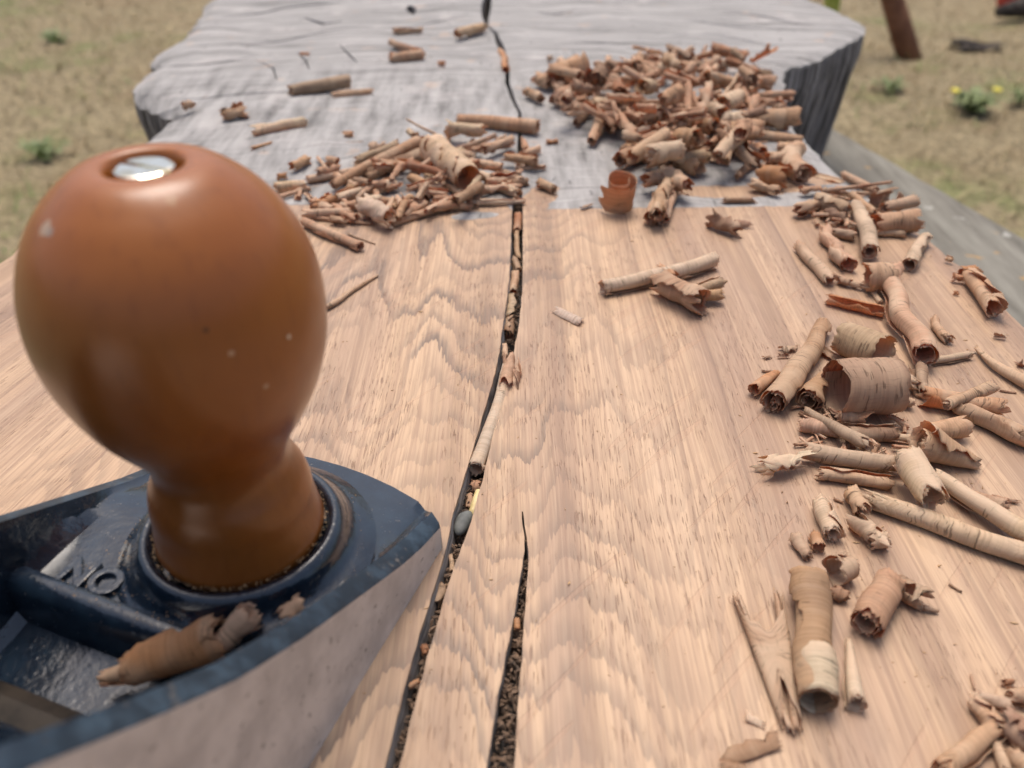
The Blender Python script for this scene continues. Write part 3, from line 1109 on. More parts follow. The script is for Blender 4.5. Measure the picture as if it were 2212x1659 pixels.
# cross rib behind the lettering
vs, fs = [], []
n_ = 24
rp = [(-.0030, -.006), (-.0024, .0006), (-.0012, .0021), (.0002, .0026), (.0014, .0021), (.0022, .0008), (.0028, -.002)]
for i in range(n_ + 1):
    x_ = -.0330 + .0552 * i / n_
    bulge = .0006 * math.cos((x_ + .0033) / .0255 * 1.4)
    for dy, dz in rp:
        vs.append((x_, -.0195 + dy - bulge, .0131 + dz))
m_ = len(rp)
for i in range(n_):
    for q in range(m_ - 1):
        fs.append((i * m_ + q, (i + 1) * m_ + q, (i + 1) * m_ + q + 1, i * m_ + q + 1))
rib = mesh_obj('cross_rib', vs, fs, M_ENAMEL, plane)


def text_mesh(s_, size, ext):
    cu = bpy.data.curves.new('lettering', 'FONT')
    cu.body = s_
    cu.size = size
    cu.extrude = ext
    cu.bevel_depth = ext * .55
    cu.bevel_resolution = 2
    cu.offset = size * .012
    cu.align_x = 'CENTER'
    to = bpy.data.objects.new('lettering_tmp', cu)
    C.objects.link(to)
    dg = bpy.context.evaluated_depsgraph_get()
    me_ = bpy.data.meshes.new_from_object(to.evaluated_get(dg))
    bpy.data.objects.remove(to)
    return me_


lm = text_mesh('NO', .0072, .00045)
lm.materials.clear()
lm.materials.append(M_ENAMEL)
let = bpy.data.objects.new('lettering', lm)
C.objects.link(let)
let.parent = plane
let.location = (-.0183, -.0178, .01365)
let.rotation_euler = (R(0), 0, 0)
let['label'] = 'raised cast letters NO'
let['kind'] = 'stuff'
# frog with iron and cap, seen from above behind the mouth
def slab_part(name, pts_yz, x0, x1, mat, bev=.0):
    vs = [(x0, y_, z_) for y_, z_ in pts_yz] + [(x1, y_, z_) for y_, z_ in pts_yz]
    n_ = len(pts_yz)
    fs = [tuple(range(n_)), tuple(reversed(range(n_, 2 * n_)))]
    fs += [(i, i + n_, (i + 1) % n_ + n_, (i + 1) % n_) for i in range(n_)]
    o = mesh_obj(name, vs, fs, mat, plane, smooth=False)
    bm_ = bmesh.new()
    bm_.from_mesh(o.data)
    bmesh.ops.recalc_face_normals(bm_, faces=bm_.faces)
    if bev:
        bmesh.ops.bevel(bm_, geom=bm_.edges[:], offset=bev, segments=2, affect='EDGES', profile=.5)
    bm_.to_mesh(o.data)
    bm_.free()
    return o


slab_part('frog', [(-.042, .0062), (-.100, .0062), (-.088, .046), (-.082, .046)], -.0195, .0195, M_ENAMEL, .0006)
slab_part('cutting_iron', [(-.0350, .0030), (-.0374, .0030), (-.0965, .0640), (-.0945, .0660)], -.0215, .0215, M_DARK, .0002)
slab_part('chip_breaker', [(-.0330, .0060), (-.0336, .0092), (-.0362, .0108), (-.0400, .0105), (-.0910, .0655), (-.0925, .0638), (-.0358, .0048)], -.0212, .0212, M_DARK, .0003)
slab_part('lever_cap', [(-.0395, .0118), (-.0440, .0172), (-.0860, .0640), (-.0895, .0670), (-.0905, .0650), (-.0410, .0112)], -.0195, .0195, M_ENAMEL, .0008)

# fine sawdust lying in the corners of the plane
rg = random.Random(21)
vs, fs = [], []


def grain(px, py, pz, s_):
    n0_ = len(vs)
    q = Matrix.Rotation(rg.uniform(0, 6.28), 3, Vector((rg.uniform(-1, 1), rg.uniform(-1, 1), rg.uniform(-1, 1))).normalized())
    for c_ in ((1, 0, 0), (-.6, .8, 0), (-.6, -.8, 0), (0, 0, .9)):
        w_ = q @ Vector(c_) * s_
        vs.append((px + w_.x, py + w_.y, pz + w_.z))
    fs.extend([(n0_, n0_ + 1, n0_ + 2), (n0_, n0_ + 1, n0_ + 3), (n0_ + 1, n0_ + 2, n0_ + 3), (n0_ + 2, n0_, n0_ + 3)])


for k in range(420):
    a_ = rg.uniform(0, 6.28)
    r_ = rg.gauss(.01415, .0002)
    grain(r_ * math.cos(a_) + .0006, r_ * math.sin(a_) + .0002, .0180 + rg.uniform(0, .0006), rg.uniform(.00010, .00022))
for k in range(260):
    a_ = rg.uniform(0, 6.28)
    r_ = rg.gauss(.0195, .0007)
    y_ = r_ * math.sin(a_)
    if y_ > -.016:
        grain(r_ * math.cos(a_), y_, max(.0140, Df(y_ * 1000) + .0004) + .0002, rg.uniform(.00008, .0002))
for k in range(150):
    x_, y_ = rg.uniform(-.021, .012), rg.uniform(-.0215, -.010)
    grain(x_, y_, .0149 if y_ > -.0165 else .0163, rg.uniform(.00008, .0002))
dust = mesh_obj('sawdust', vs, fs, M_DUST)
dust.location = plane.location
dust.rotation_euler = plane.rotation_euler
tag(dust, 'fine sawdust grains caught around the foot of the knob', 'sawdust', kind='stuff')


def in_plane(x_, y_, z_):
    return np.array([KN[0] + RT[0] * x_ + HD[0] * y_, KN[1] + RT[1] * x_ + HD[1] * y_, z_])


# ------------------------------------------------------------------ shavings
PAL = {'b': (.635, .415, .255), 'm': (.70, .49, .315), 'p': (.78, .63, .44), 'w': (.82, .71, .54), 'o': (.66, .36, .18), 'd': (.47, .295, .19), 'g': (.58, .43, .29),
       'r': (.52, .255, .14)}
N_SH = [0]


def waves(rg_, n, amp=1.0):
    ks = [(rg_.uniform(1, 6), rg_.uniform(0, 6.28), rg_.uniform(.4, 1)) for _ in range(n)]
    tot = sum(k[2] for k in ks)

    def fn(x_):
        return amp * sum(a * np.sin(k * x_ + p) for k, p, a in ks) / tot
    return fn


def sheet_mesh(name, P, U, thick):
    """closed thin sheet over a grid of points P[ns, nu, 3]; U gives grid coordinates in metres along and across"""
    ns, nu = P.shape[:2]
    du = np.gradient(P, axis=0)
    dv = np.gradient(P, axis=1)
    nrm = np.cross(du, dv)
    nrm /= np.linalg.norm(nrm, axis=2, keepdims=True) + 1e-12
    A = (P + nrm * thick * .5).reshape(-1, 3)
    B = (P - nrm * thick * .5).reshape(-1, 3)
    vs = np.concatenate([A, B])
    n1 = ns * nu
    i, j = np.meshgrid(np.arange(ns - 1), np.arange(nu - 1), indexing='ij')
    a = (i * nu + j).ravel()
    top = np.stack([a, a + nu, a + nu + 1, a + 1], 1)
    bot = np.stack([a + 1, a + nu + 1, a + nu, a], 1) + n1
    border = [k for k in range(nu)] + [k * nu + nu - 1 for k in range(1, ns)] + [(ns - 1) * nu + k for k in range(nu - 2, -1, -1)] + [k * nu for k in range(ns - 2, 0, -1)]
    b0_ = np.array(border)
    b1_ = np.roll(b0_, -1)
    rim = np.stack([b0_, b1_, b1_ + n1, b0_ + n1], 1)
    faces = np.concatenate([top, bot, rim])
    me_ = bpy.data.meshes.new(name)
    me_.vertices.add(len(vs))
    me_.vertices.foreach_set('co', vs.astype(np.float32).ravel())
    me_.loops.add(len(faces) * 4)
    me_.loops.foreach_set('vertex_index', faces.astype(np.int32).ravel())
    me_.polygons.add(len(faces))
    me_.polygons.foreach_set('loop_start', np.arange(len(faces)) * 4)
    me_.polygons.foreach_set('loop_total', np.full(len(faces), 4))
    me_.polygons.foreach_set('use_smooth', np.concatenate([np.ones(2 * len(top), bool), np.zeros(len(rim), bool)]))
    uvl = me_.uv_layers.new(name='UVMap')
    uv2 = np.concatenate([U.reshape(-1, 2), U.reshape(-1, 2)])[faces.ravel()]
    uvl.data.foreach_set('uv', uv2.astype(np.float32).ravel())
    me_.materials.append(M_SHAV)
    me_.update(calc_edges=True)
    return me_


def make_roll(A, B, rA, rB, seed, turns=1.8, tight=.45, jag=.35, teeth=.20, wob=.05, flare=.10, th0=None, skew=0.0, bend=0.0, thick=.000065, edge=.9,
              gap=0.0, dirn=None, crumple=0.0, squash=1.0, pinch=0.0):
    rg_ = random.Random(seed)
    rn = np.random.default_rng(seed)
    A, B = np.array(A, float), np.array(B, float)
    L = np.linalg.norm(B - A)
    dd = (B - A) / L
    up = np.array([0, 0, 1.]) if abs(dd[2]) < .85 else np.array([0., -1, 0])
    n1 = up - dd * (up @ dd)
    n1 /= np.linalg.norm(n1)
    n2 = np.cross(dd, n1)
    ns = int(min(26, max(9, L / .0012)))
    nu = int(min(96, max(18, turns * (52 if max(rA, rB) > .0028 else 30))))
    s_ = np.linspace(0, 1, ns)[:, None] * np.ones((1, nu))
    t_ = np.linspace(0, 1, nu)[None, :] * np.ones((ns, 1))
    sg = dirn if dirn else rg_.choice((-1, 1))
    if th0 is None:
        th0 = rg_.uniform(0, 6.28)
    rbase = rA + (rB - rA) * s_
    we = waves(rg_, 4)
    hfe = rn.normal(0, 1, ns)
    ph_ = 2 * np.pi * turns * t_
    fe = (1 - t_) ** 5
    th = th0 + sg * (ph_ + edge * fe * (we(s_ * 3.0) + .18 * hfe[:, None]))
    rad = rbase * (1 - tight * t_ ** .9) * (1 + flare * (1 - t_) ** 4)
    w1, w2, w3 = waves(rg_, 4), waves(rg_, 4), waves(rg_, 3)
    rad = rad * (1 + wob * (w1(th * .8 + s_ * 2.0) + .7 * w2(s_ * 3.2)))
    if crumple:
        nx = rn.normal(0, 1, (6, 7))
        gi = np.linspace(0, 5, ns)
        gj = np.linspace(0, 6, nu)
        i0, j0 = np.minimum(gi.astype(int), 4), np.minimum(gj.astype(int), 5)
        fi, fj = (gi - i0)[:, None], (gj - j0)[None, :]
        cr = nx[i0][:, j0] * (1 - fi) * (1 - fj) + nx[i0 + 1][:, j0] * fi * (1 - fj) + nx[i0][:, j0 + 1] * (1 - fi) * fj + nx[i0 + 1][:, j0 + 1] * fi * fj
        rad = rad * (1 + crumple * cr * .55)
    if pinch:
        rad = rad * (1 - pinch * np.sin(np.pi * np.clip((s_ - .2) / .6, 0, 1)) ** 2)
    wa, wb = waves(rg_, 5), waves(rg_, 5)
    ta, tb = rn.normal(0, 1, nu), rn.normal(0, 1, nu)
    rm = .5 * (rA + rB)
    jm, tm = min(rm, .0026), min(rm, .0016)
    ax = s_ * L + jag * jm * (1 - s_) ** 3 * wa(th * .9) * 1.6 + jag * jm * s_ ** 3 * wb(th * .9 + 2) * 1.6
    ax = ax + teeth * tm * ((1 - s_) ** 8 * ta[None, :] + s_ ** 8 * tb[None, :])
    ax = ax + skew * rm * ph_
    wz = waves(rg_, 3)
    cx_, cy_ = rad * np.cos(th) * squash, rad * np.sin(th)
    bo = (bend + rg_.uniform(-.025, .025)) * L * (4 * s_ * (1 - s_)) + .04 * L * wz(s_ * 2.5) * (1 if bend else .35)
    P = A + dd * ax[..., None] + n1 * cx_[..., None] + n2 * (cy_ + bo)[..., None]
    U = np.stack([s_ * L, ph_ * rm], -1)
    return P, U, thick


def make_double(A, B, wA, wB, rA, rB, seed, turns=1.1, thick=.000065, cut=.0):
    """a shaving whose two long edges have rolled in, joined by a web"""
    rg_ = random.Random(seed)
    rn = np.random.default_rng(seed)
    A, B = np.array(A, float), np.array(B, float)
    L = np.linalg.norm(B - A)
    dd = (B - A) / L
    n1 = np.array([0, 0, 1.]) - dd * dd[2]
    n1 /= np.linalg.norm(n1)
    n2 = np.cross(dd, n1)
    ns, nh = 22, 26
    rows_ = []
    Us = []
    ta = rn.normal(0, 1, 2 * nh + 8)
    for i in range(ns):
        s_ = i / (ns - 1)
        w_ = wA + (wB - wA) * s_
        r_ = rA + (rB - rA) * s_
        sec = []
        for k in range(nh):          # left scroll, from its core outwards
            q = 1 - k / (nh - 1)
            th = math.pi / 2 + 2 * math.pi * turns * q
            rr = r_ * (1 - .6 * q)
            sec.append((-w_ / 2 + rr * math.cos(th), rr * math.sin(th)))
        for k in range(1, 9):
            q = k / 9
            sec.append((-w_ / 2 + w_ * q, r_ * (1 + .25 * math.sin(math.pi * q) * (1 - .6 * s_))))
        for k in range(nh):
            q = k / (nh - 1)
            th = math.pi / 2 - 2 * math.pi * turns * q
            rr = r_ * (1 - .6 * q)
            sec.append((w_ / 2 + rr * math.cos(th), rr * math.sin(th)))
        row_ = []
        m = len(sec)
        for k, (a_, b_) in enumerate(sec):
            mid = math.exp(-((k - m / 2) / 6.0) ** 2)
            sh = L * (.30 * mid * (1 - s_) ** 2 - .34 * mid * s_ ** 2 * 1.0) + .02 * L * ta[k % len(ta)] * ((1 - s_) ** 6 + s_ ** 6)
            row_.append(A + dd * (s_ * L + sh) + n2 * a_ + n1 * b_)
        rows_.append(row_)
        Us.append([(s_ * L, k * .0006) for k in range(m)])
    return np.array(rows_), np.array(Us), thick


def put_shaving(PUT, col, label, group=None, two=0.0, name='wood_shaving', floor=None, cat='wood shaving'):
    P, U, th = PUT
    if floor is not None:             # let the piece rest on what carries it
        P = P.copy()
        P[..., 2] += floor - P[..., 2].min() + th * .5
    c_ = np.array([P[..., 0].mean(), P[..., 1].mean(), P[..., 2].min()])
    me_ = sheet_mesh(name, P - c_, U, th)
    o = bpy.data.objects.new(name, me_)
    o.location = c_
    C.objects.link(o)
    k_ = N_SH[0]
    N_SH[0] += 1
    rg_ = random.Random(k_ * 7 + 3)
    base = PAL[col] if isinstance(col, str) else col
    s_ = rg_.uniform(.9, 1.08)
    two = min(1.0, two + .18)
    o.color = (base[0] * s_, base[1] * s_ * rg_.uniform(.97, 1.03), base[2] * s_ * rg_.uniform(.94, 1.06), two)
    tag(o, label, cat, group)
    return o


def S(zone, x0, y0, x1, y1, r0, r1, col, label, two=.25, lift=0.0, lift1=None, group=None, rest=True, **kw):
    """a rolled shaving whose axis runs between two picture points; r in picture units; lift in mm above the slab"""
    k_ = ZONES[zone][2]
    ends = []
    for (x_, y_, r_, lf) in ((x0, y0, r0, lift), (x1, y1, r1, lift if lift1 is None else lift1)):
        vx, vy = zp(zone, x_, y_)
        rw = .003
        for _ in range(4):
            p = at(vx, vy, rw + lf * .001)
            rw = r_ * k_ * depth(p) / FPX
        ends.append((p, rw))
    (A, rA), (B, rB) = ends
    seed = kw.pop('seed', N_SH[0] * 13 + 5)
    PUT = make_roll(A, B, rA, rB, seed, **kw)
    fl = .00002 + .001 * min(lift, lift if lift1 is None else lift1) if rest else None
    return put_shaving(PUT, col, label, group, two, floor=fl)


def STAND(zone, x, y, r, hgt, tilt, col, label, two=.1, **kw):
    """a curl standing on its end"""
    k_ = ZONES[zone][2]
    p = at(*zp(zone, x, y), 0)
    sc_ = k_ * depth(p) / FPX
    B = p + np.array([tilt[0], tilt[1], 1.0]) * hgt * sc_
    return put_shaving(make_roll(p, B, r * sc_, r * sc_ * 1.05, kw.pop('seed', N_SH[0] * 13 + 5), **kw), col, label, None, two, floor=.00002)


TUBE = dict(turns=2.7, tight=.62, jag=.45, flare=.20, wob=.10)
OPEN = dict(turns=1.35, tight=.32, jag=.5, flare=.2, wob=.10)
FLAKE = dict(turns=.4, tight=.1, jag=.5, teeth=.25, crumple=.12)
CRUMP = dict(turns=1.5, tight=.5, jag=.6, teeth=.16, crumple=.42, wob=.15, flare=.3, edge=.8)
STICK = dict(turns=2.0, tight=.7, jag=1.2, teeth=.6, flare=0, edge=.2)

# ---- heap along the right edge, middle of the picture
S('6', 790, 75, 450, 620, 58, 100, 'b', 'long brown roll left of the barrel curl, its open lower end holding smaller rolls', turns=1.6, tight=.3, jag=.25, th0=-1.2, dirn=1)
S('6', 490, 560, 450, 655, 38, 42, 'b', 'small inner roll poking out of the long brown roll', lift=.6, **TUBE)
S('6', 460, 440, 305, 545, 40, 50, 'o', 'small orange curl tucked behind the long brown roll at its left', **OPEN)
S('6', 930, 160, 1220, 285, 125, 150, 'g', 'grey tan domed curl behind the barrel curl, open towards its right', turns=1.3, tight=.22, jag=.2, th0=-2.0, dirn=-1)
S('6', 1070, 300, 1060, 340, 30, 32, 'm', 'tiny scroll inside the mouth of the grey tan domed curl', **TUBE)
S('6', 880, 545, 1310, 515, 205, 205, 'd', 'broad brown barrel shaped curl, largest in the right heap', turns=1.12, tight=.10, jag=.2, teeth=.10, th0=-2.2, dirn=1, two=.05)
S('6', 820, 470, 690, 610, 80, 98, 'b', 'spiral roll seen end on, left of the barrel curl', turns=2.6, tight=.62, jag=.12, two=.1)
S('5', 1215, 800, 1425, 1400, 66, 95, 'm', 'long ringed tan roll leaning down the slab right of the domed curl', two=.55, turns=2.0, tight=.4, jag=.25, bend=.03, lift=1.0)
S('6', 1480, 380, 1500, 560, 50, 45, 'd', 'ragged dark brown scrap below the long ringed tan roll', **CRUMP)
S('6', 1340, 470, 1450, 520, 48, 52, 'm', 'pale crumpled knot of shaving touching the right side of the barrel curl', two=.6, **CRUMP)
S('6', 1300, 620, 1420, 640, 40, 36, 'm', 'small pale roll under the right side of the barrel curl', two=.5, **TUBE)
S('6', 662, 672, 1085, 910, 30, 52, 'g', 'greyish twisted roll running down right in front of the barrel curl', lift=2.0, two=.3, turns=2.2, tight=.5, jag=.5, skew=.12)
S('6', 900, 740, 1080, 740, 42, 46, 'o', 'orange torn scrap lying against the foot of the barrel curl', lift=1.0, **CRUMP)
S('6', 625, 960, 1260, 1060, 62, 66, 'g', 'long spirally split grey brown roll across the right heap', lift=.2, two=.3, turns=2.0, tight=.45, skew=.25, jag=.4)
S('6', 640, 780, 900, 830, 55, 50, 'm', 'light brown roll end sticking out left under the twisted roll', **TUBE)
S('6', 960, 840, 1310, 850, 58, 62, 'd', 'dark roll shaded between the barrel curl and the cone scroll', **TUBE)
S('6', 1500, 850, 1795, 800, 62, 74, 'm', 'smooth tan roll behind the cone scroll', two=.2, **TUBE)
S('6', 1460, 905, 1890, 1065, 165, 46, 'm', 'peach cone scroll with wide open end towards the barrel curl', turns=2.1, tight=.55, jag=.12, two=.35, th0=.6, dirn=-1)
S('6', 395, 1080, 640, 1050, 70, 60, 'w', 'pale frayed flat scrap at the left end of the split roll', two=.8, turns=.9, tight=.3, jag=.8, teeth=.6, crumple=.35)
S('6', 770, 1135, 1270, 1200, 48, 52, 'b', 'brown roll lying in front of the split grey brown roll', **TUBE)
S('6', 1385, 1040, 1560, 1310, 118, 112, 'p', 'broad pale layered roll in front of the cone scroll', two=.8, lift=2.0, turns=2.0, tight=.3, jag=.3, teeth=.18)
S('6', 1580, 1150, 2260, 1580, 58, 84, 'p', 'long whitish roll running off the right picture edge', two=.8, turns=2.0, tight=.4, lift=.6, jag=.3)
S('6', 1130, 1310, 2330, 1740, 66, 82, 'p', 'long straw coloured roll with frayed upper end, lowest at the right edge', two=.3, turns=2.2, tight=.4, jag=.5, teeth=.45)
S('6', 1790, 1275, 2090, 1355, 42, 52, 'b', 'short brown roll above the long whitish roll at right', **TUBE)
S('6', 2000, 1290, 2150, 1320, 24, 18, 'b', 'thin brown tip beside the short brown roll at right', **STICK)
S('6', 775, 1320, 872, 1555, 66, 76, 'p', 'pale ringed roll with spiral end below the brown roll', two=.8, turns=2.8, tight=.55, jag=.15)
S('6', 990, 1260, 1080, 1400, 56, 62, 'b', 'brown roll behind the pale looped curl', **TUBE)
S('6', 1010, 1450, 1140, 1560, 66, 70, 'p', 'pale looped curl right of the ringed spiral roll', two=.5, turns=1.7, tight=.4, jag=.7, crumple=.2, skew=.2)
S('6', 1130, 1600, 1240, 1590, 60, 62, 'm', 'open ribbon loop below the pale looped curl', two=.4, turns=1.1, tight=.2, jag=.2, flare=.25)
S('6', 600, 1570, 690, 1710, 48, 36, 'm', 'small tapering ringed roll above the two tone roll', **TUBE)
S('6', 735, 1560, 765, 1650, 42, 52, 'o', 'short orange roll with dark hollow end beside the ringed spiral roll', turns=1.6, tight=.3, jag=.1)
S('6', 1510, 580, 2075, 690, 62, 80, 'o', 'opened orange brown curl with torn left end near the right edge', turns=1.0, tight=.25, jag=.6, crumple=.25, flare=.35, edge=.9)
S('6', 1660, 645, 1985, 515, 36, 44, 'm', 'slim tan roll lying across the opened orange brown curl', lift=2.5, lift1=3.5, **TUBE)
S('6', 1740, 650, 2290, 900, 60, 78, 'b', 'long smooth brown roll beneath the opened orange brown curl', **TUBE)
S('6', 1850, 235, 2230, 500, 20, 52, 'm', 'twisted slim roll tapering up left near the right edge', two=.3, turns=2.2, tight=.5, skew=.3, jag=.5, bend=.03)
S('6', 1575, 30, 1680, 185, 26, 36, 'm', 'small tapered roll right of the long ringed tan roll', two=.5, bend=.06, **{**TUBE})
S('6', 1570, 335, 1840, 290, 32, 30, 'p', 'slit pale flat roll pointing right from the long ringed tan roll', two=.5, turns=1.5, tight=.4, jag=.6, teeth=.3)
S('6', 500, 240, 610, 230, 36, 30, 'd', 'curled dark flake left of the long brown roll', **FLAKE)
S('6', 375, 305, 425, 300, 18, 16, 'd', 'tiny dark flake far left of the long brown roll', **FLAKE)
S('6', 480, 300, 550, 300, 20, 18, 'd', 'tiny dark flake close to the long brown roll', **FLAKE)
S('6', 370, 405, 425, 405, 10, 8, 'd', 'sliver of shaving left of the small orange curl', **STICK)
S('6', 790, 230, 930, 320, 44, 40, 'd', 'dull flat scrap between the long brown roll and the domed curl', **FLAKE)
S('6', 2010, 160, 2090, 165, 26, 20, 'g', 'thin grey brown flake near the right edge of the slab', **FLAKE)
S('6', 2170, 330, 2230, 350, 34, 30, 'd', 'dark torn flake cut by the right picture edge', **FLAKE)
S('6', 880, 1310, 925, 1330, 12, 10, 'd', 'tiny crumb between the ringed spiral roll and the brown roll', **STICK)
S('6', 2050, 545, 2150, 560, 8, 6, 'd', 'dark splinter right of the slim tan roll', **STICK)

# ---- upper part of the right edge
S('5', 745, 1000, 1150, 1090, 38, 44, 'o', 'half open orange trough lying above the long brown roll', turns=.85, tight=.15, jag=.3, th0=1.2, dirn=1, flare=.3)
S('5', 1010, 850, 1190, 850, 100, 105, 'm', 'wide pale edged curl left of the long ringed tan roll', two=.3, turns=1.0, tight=.15, jag=.3, th0=2.4)
S('5', 1065, 940, 1125, 1030, 16, 18, 'm', 'pencil thin roll under the wide pale edged curl', **TUBE)
S('5', 545, 625, 770, 870, 40, 46, 'm', 'tan roll with chewed upper edge pointing down right', two=.3, turns=1.5, tight=.3, jag=.7, edge=1.2)
S('5', 770, 850, 900, 890, 34, 30, 'm', 'frizzy curls at the lower end of the chewed tan roll', two=.4, turns=2.4, tight=.7, jag=1.0, crumple=.3, skew=.4)
S('5', 730, 505, 885, 760, 42, 62, 'm', 'curved tan roll with torn mouth left of the pale scroll ended roll', two=.5, turns=1.7, tight=.35, jag=.4, bend=.05)
S('5', 940, 345, 1050, 670, 50, 66, 'p', 'pale roll with scroll shaped open end in the upper right heap', two=.9, turns=2.3, tight=.55, jag=.25, lift=1.0)
S('5', 1435, 570, 1318, 760, 44, 54, 'p', 'pale roll with dark hollow end near the right edge of the slab', two=.6, turns=1.8, tight=.35, jag=.15)
S('5', 1250, 760, 1290, 740, 20, 20, 'm', 'small scrap beside the hollow ended pale roll', **FLAKE)
S('5', 1740, 835, 1925, 1075, 52, 74, 'm', 'roll with loose flap at the outer right edge of the slab', two=.3, turns=1.5, tight=.35, jag=.4, flare=.45, edge=.8)
S('5', 1690, 815, 1800, 800, 36, 34, 'o', 'small orange curl at the upper end of the flapped roll', **OPEN)
S('5', 1630, 860, 1700, 870, 22, 18, 'o', 'orange scrap left of the flapped roll', **CRUMP)
S('5', 1585, 715, 1625, 730, 20, 18, 'm', 'tiny curl on the slab edge above the flapped roll', **TUBE)
S('5', 1640, 960, 1670, 970, 14, 10, 'o', 'orange crumb left of the flapped roll', **CRUMP)
S('5', 790, 530, 930, 555, 38, 42, 'd', 'dark roll half hidden behind the scroll ended pale roll', **TUBE)
S('5', 520, 390, 700, 340, 44, 50, 'b', 'crumpled spidery scrap at the left of the upper right heap', **CRUMP)
S('5', 690, 290, 890, 370, 52, 56, 'g', 'greyish bent roll on top of the upper right heap', lift=2.0, two=.5, turns=1.8, tight=.4, jag=.5, bend=.05)
S('5', 700, 240, 1195, 178, 18, 10, 'r', 'thin dark brown stick shaving pointing right over the plank', lift=4.0, lift1=8.0, turns=1.4, tight=.4, jag=1.0, teeth=.2, rest=False)
S('5', 860, 130, 1090, 250, 26, 34, 'm', 'slim roll behind the thin dark brown stick shaving', **TUBE)
S('5', 1080, 300, 1225, 265, 55, 60, 'd', 'dark curl with ragged arched mouth at the right of the upper heap', turns=.8, tight=.15, jag=.3, teeth=.3, th0=1.5, dirn=1)
S('5', 1140, 365, 1365, 320, 40, 50, 'b', 'roll with torn end at the far right of the upper heap', lift=1.5, turns=1.6, tight=.35, jag=.3, teeth=.3)
S('5', 1080, 475, 1370, 445, 74, 88, 'b', 'crown shaped curl with jagged right end in the upper heap', turns=1.4, tight=.25, jag=.5, teeth=.5, two=.2)
S('5', 920, 265, 1080, 400, 24, 28, 'b', 'narrow roll between the bent roll and the dark arched curl', lift=3.0, **TUBE)
S('5', 1060, 540, 1290, 550, 22, 26, 'b', 'narrow roll under the crown shaped curl', **TUBE)
S('5', 555, 235, 700, 225, 26, 20, 'b', 'forked tip at the upper left of the upper right heap', lift=1.0, **CRUMP)
S('5', 640, 105, 850, 165, 24, 26, 'p', 'flat pale wide flake on the grey rim of the slab', turns=.3, tight=.05, jag=.5)
S('5', 720, 400, 880, 450, 40, 44, 'd', 'dark crumpled filling of the upper right heap', **CRUMP)
S('5', 820, 330, 900, 410, 30, 34, 'r', 'reddish scrap beside the scroll ended pale roll', lift=1.5, **FLAKE)

# ---- lower right foreground
S('7', 695, 320, 758, 1190, 132, 138, 'b', 'large two tone roll standing out in the lower right, brown above and white below', two=0, turns=1.7, tight=.2, jag=.12, teeth=.06)
two_tone = bpy.data.objects[C.objects[-1].name]
S('7', 968, 760, 1030, 1210, 22, 78, 'w', 'white cone shaped roll right of the two tone roll', two=.7, turns=2.0, tight=.4, jag=.15)
# double rolled piece
pA, pB = at(*zp('7', 335, 420), .002), at(*zp('7', 590, 1380), .0015)
put_shaving(make_double(pA, pB, .0072, .0012, .0010, .0012, 77), 'm', 'shaving with both edges rolled into thin legs, left of the two tone roll', two=.3, floor=.00002)
S('7', 990, 235, 880, 275, 95, 108, 'g', 'ring shaped curl seen end on above the two tone roll', turns=1.35, tight=.2, jag=.2, two=.2)
S('7', 860, 420, 960, 450, 46, 40, 'd', 'dark crumpled scrap under the ring shaped curl', **CRUMP)
S('7', 1265, 345, 1090, 640, 108, 128, 'b', 'stout brown roll with spiral open end right of the two tone roll', turns=2.4, tight=.55, jag=.12, two=.1)
S('7', 1290, 350, 1500, 470, 82, 92, 'd', 'dark cross grained flap attached behind the stout brown roll', turns=.9, tight=.2, jag=.4, teeth=.25, th0=.3)
S('7', 1500, 540, 1600, 560, 22, 14, 'd', 'thin crooked splinter beside the cross grained flap', **CRUMP)
S('7', 1690, 370, 1765, 415, 10, 8, 'd', 'small dark splinter alone on the wood right of the stout roll', **STICK)
S('7', 2000, 1390, 1640, 1690, 72, 92, 'm', 'blurred tan roll running into the lower right corner', **TUBE)
S('7', 1860, 1190, 2010, 1370, 62, 76, 'm', 'blurred torn curl at the top of the corner heap', two=.3, **OPEN)
S('7', 1880, 1150, 2120, 1230, 48, 60, 'g', 'blurred arched curl at the upper edge of the corner heap', lift=1.0, **OPEN)
S('7', 2110, 1150, 2260, 1160, 62, 66, 'b', 'blurred curl cut by the picture edge above the corner heap', **OPEN)
S('7', 2080, 1330, 2300, 1500, 96, 120, 'd', 'blurred dark broad curl in the corner heap', two=.1, **OPEN)
S('7', 2010, 1490, 2090, 1690, 42, 48, 'p', 'blurred pale roll lowest in the corner heap', two=.5, **TUBE)
S('7', 2130, 1560, 2260, 1690, 66, 70, 'm', 'blurred roll at the very lower right corner', two=.3, **TUBE)
S('7', 1840, 1010, 1860, 1100, 12, 10, 'r', 'thin reddish sliver above the corner heap', **STICK)
S('7', 2060, 1060, 2130, 1050, 22, 18, 'r', 'reddish crumb above the corner heap', **CRUMP)
S('7', 130, 1560, 500, 1420, 92, 98, 'd', 'thin flat brown flake at the bottom edge, below the leg shaped shaving', turns=.22, tight=.02, jag=.5, th0=-.7, dirn=1)
S('7', 250, 1270, 370, 1330, 50, 40, 'w', 'small pale flake left of the leg shaped shaving', turns=.25, tight=.02, jag=.5, th0=-.6, dirn=1)
S('7', 80, 1640, 240, 1680, 44, 50, 'd', 'dark curl cut by the bottom picture edge', **OPEN)

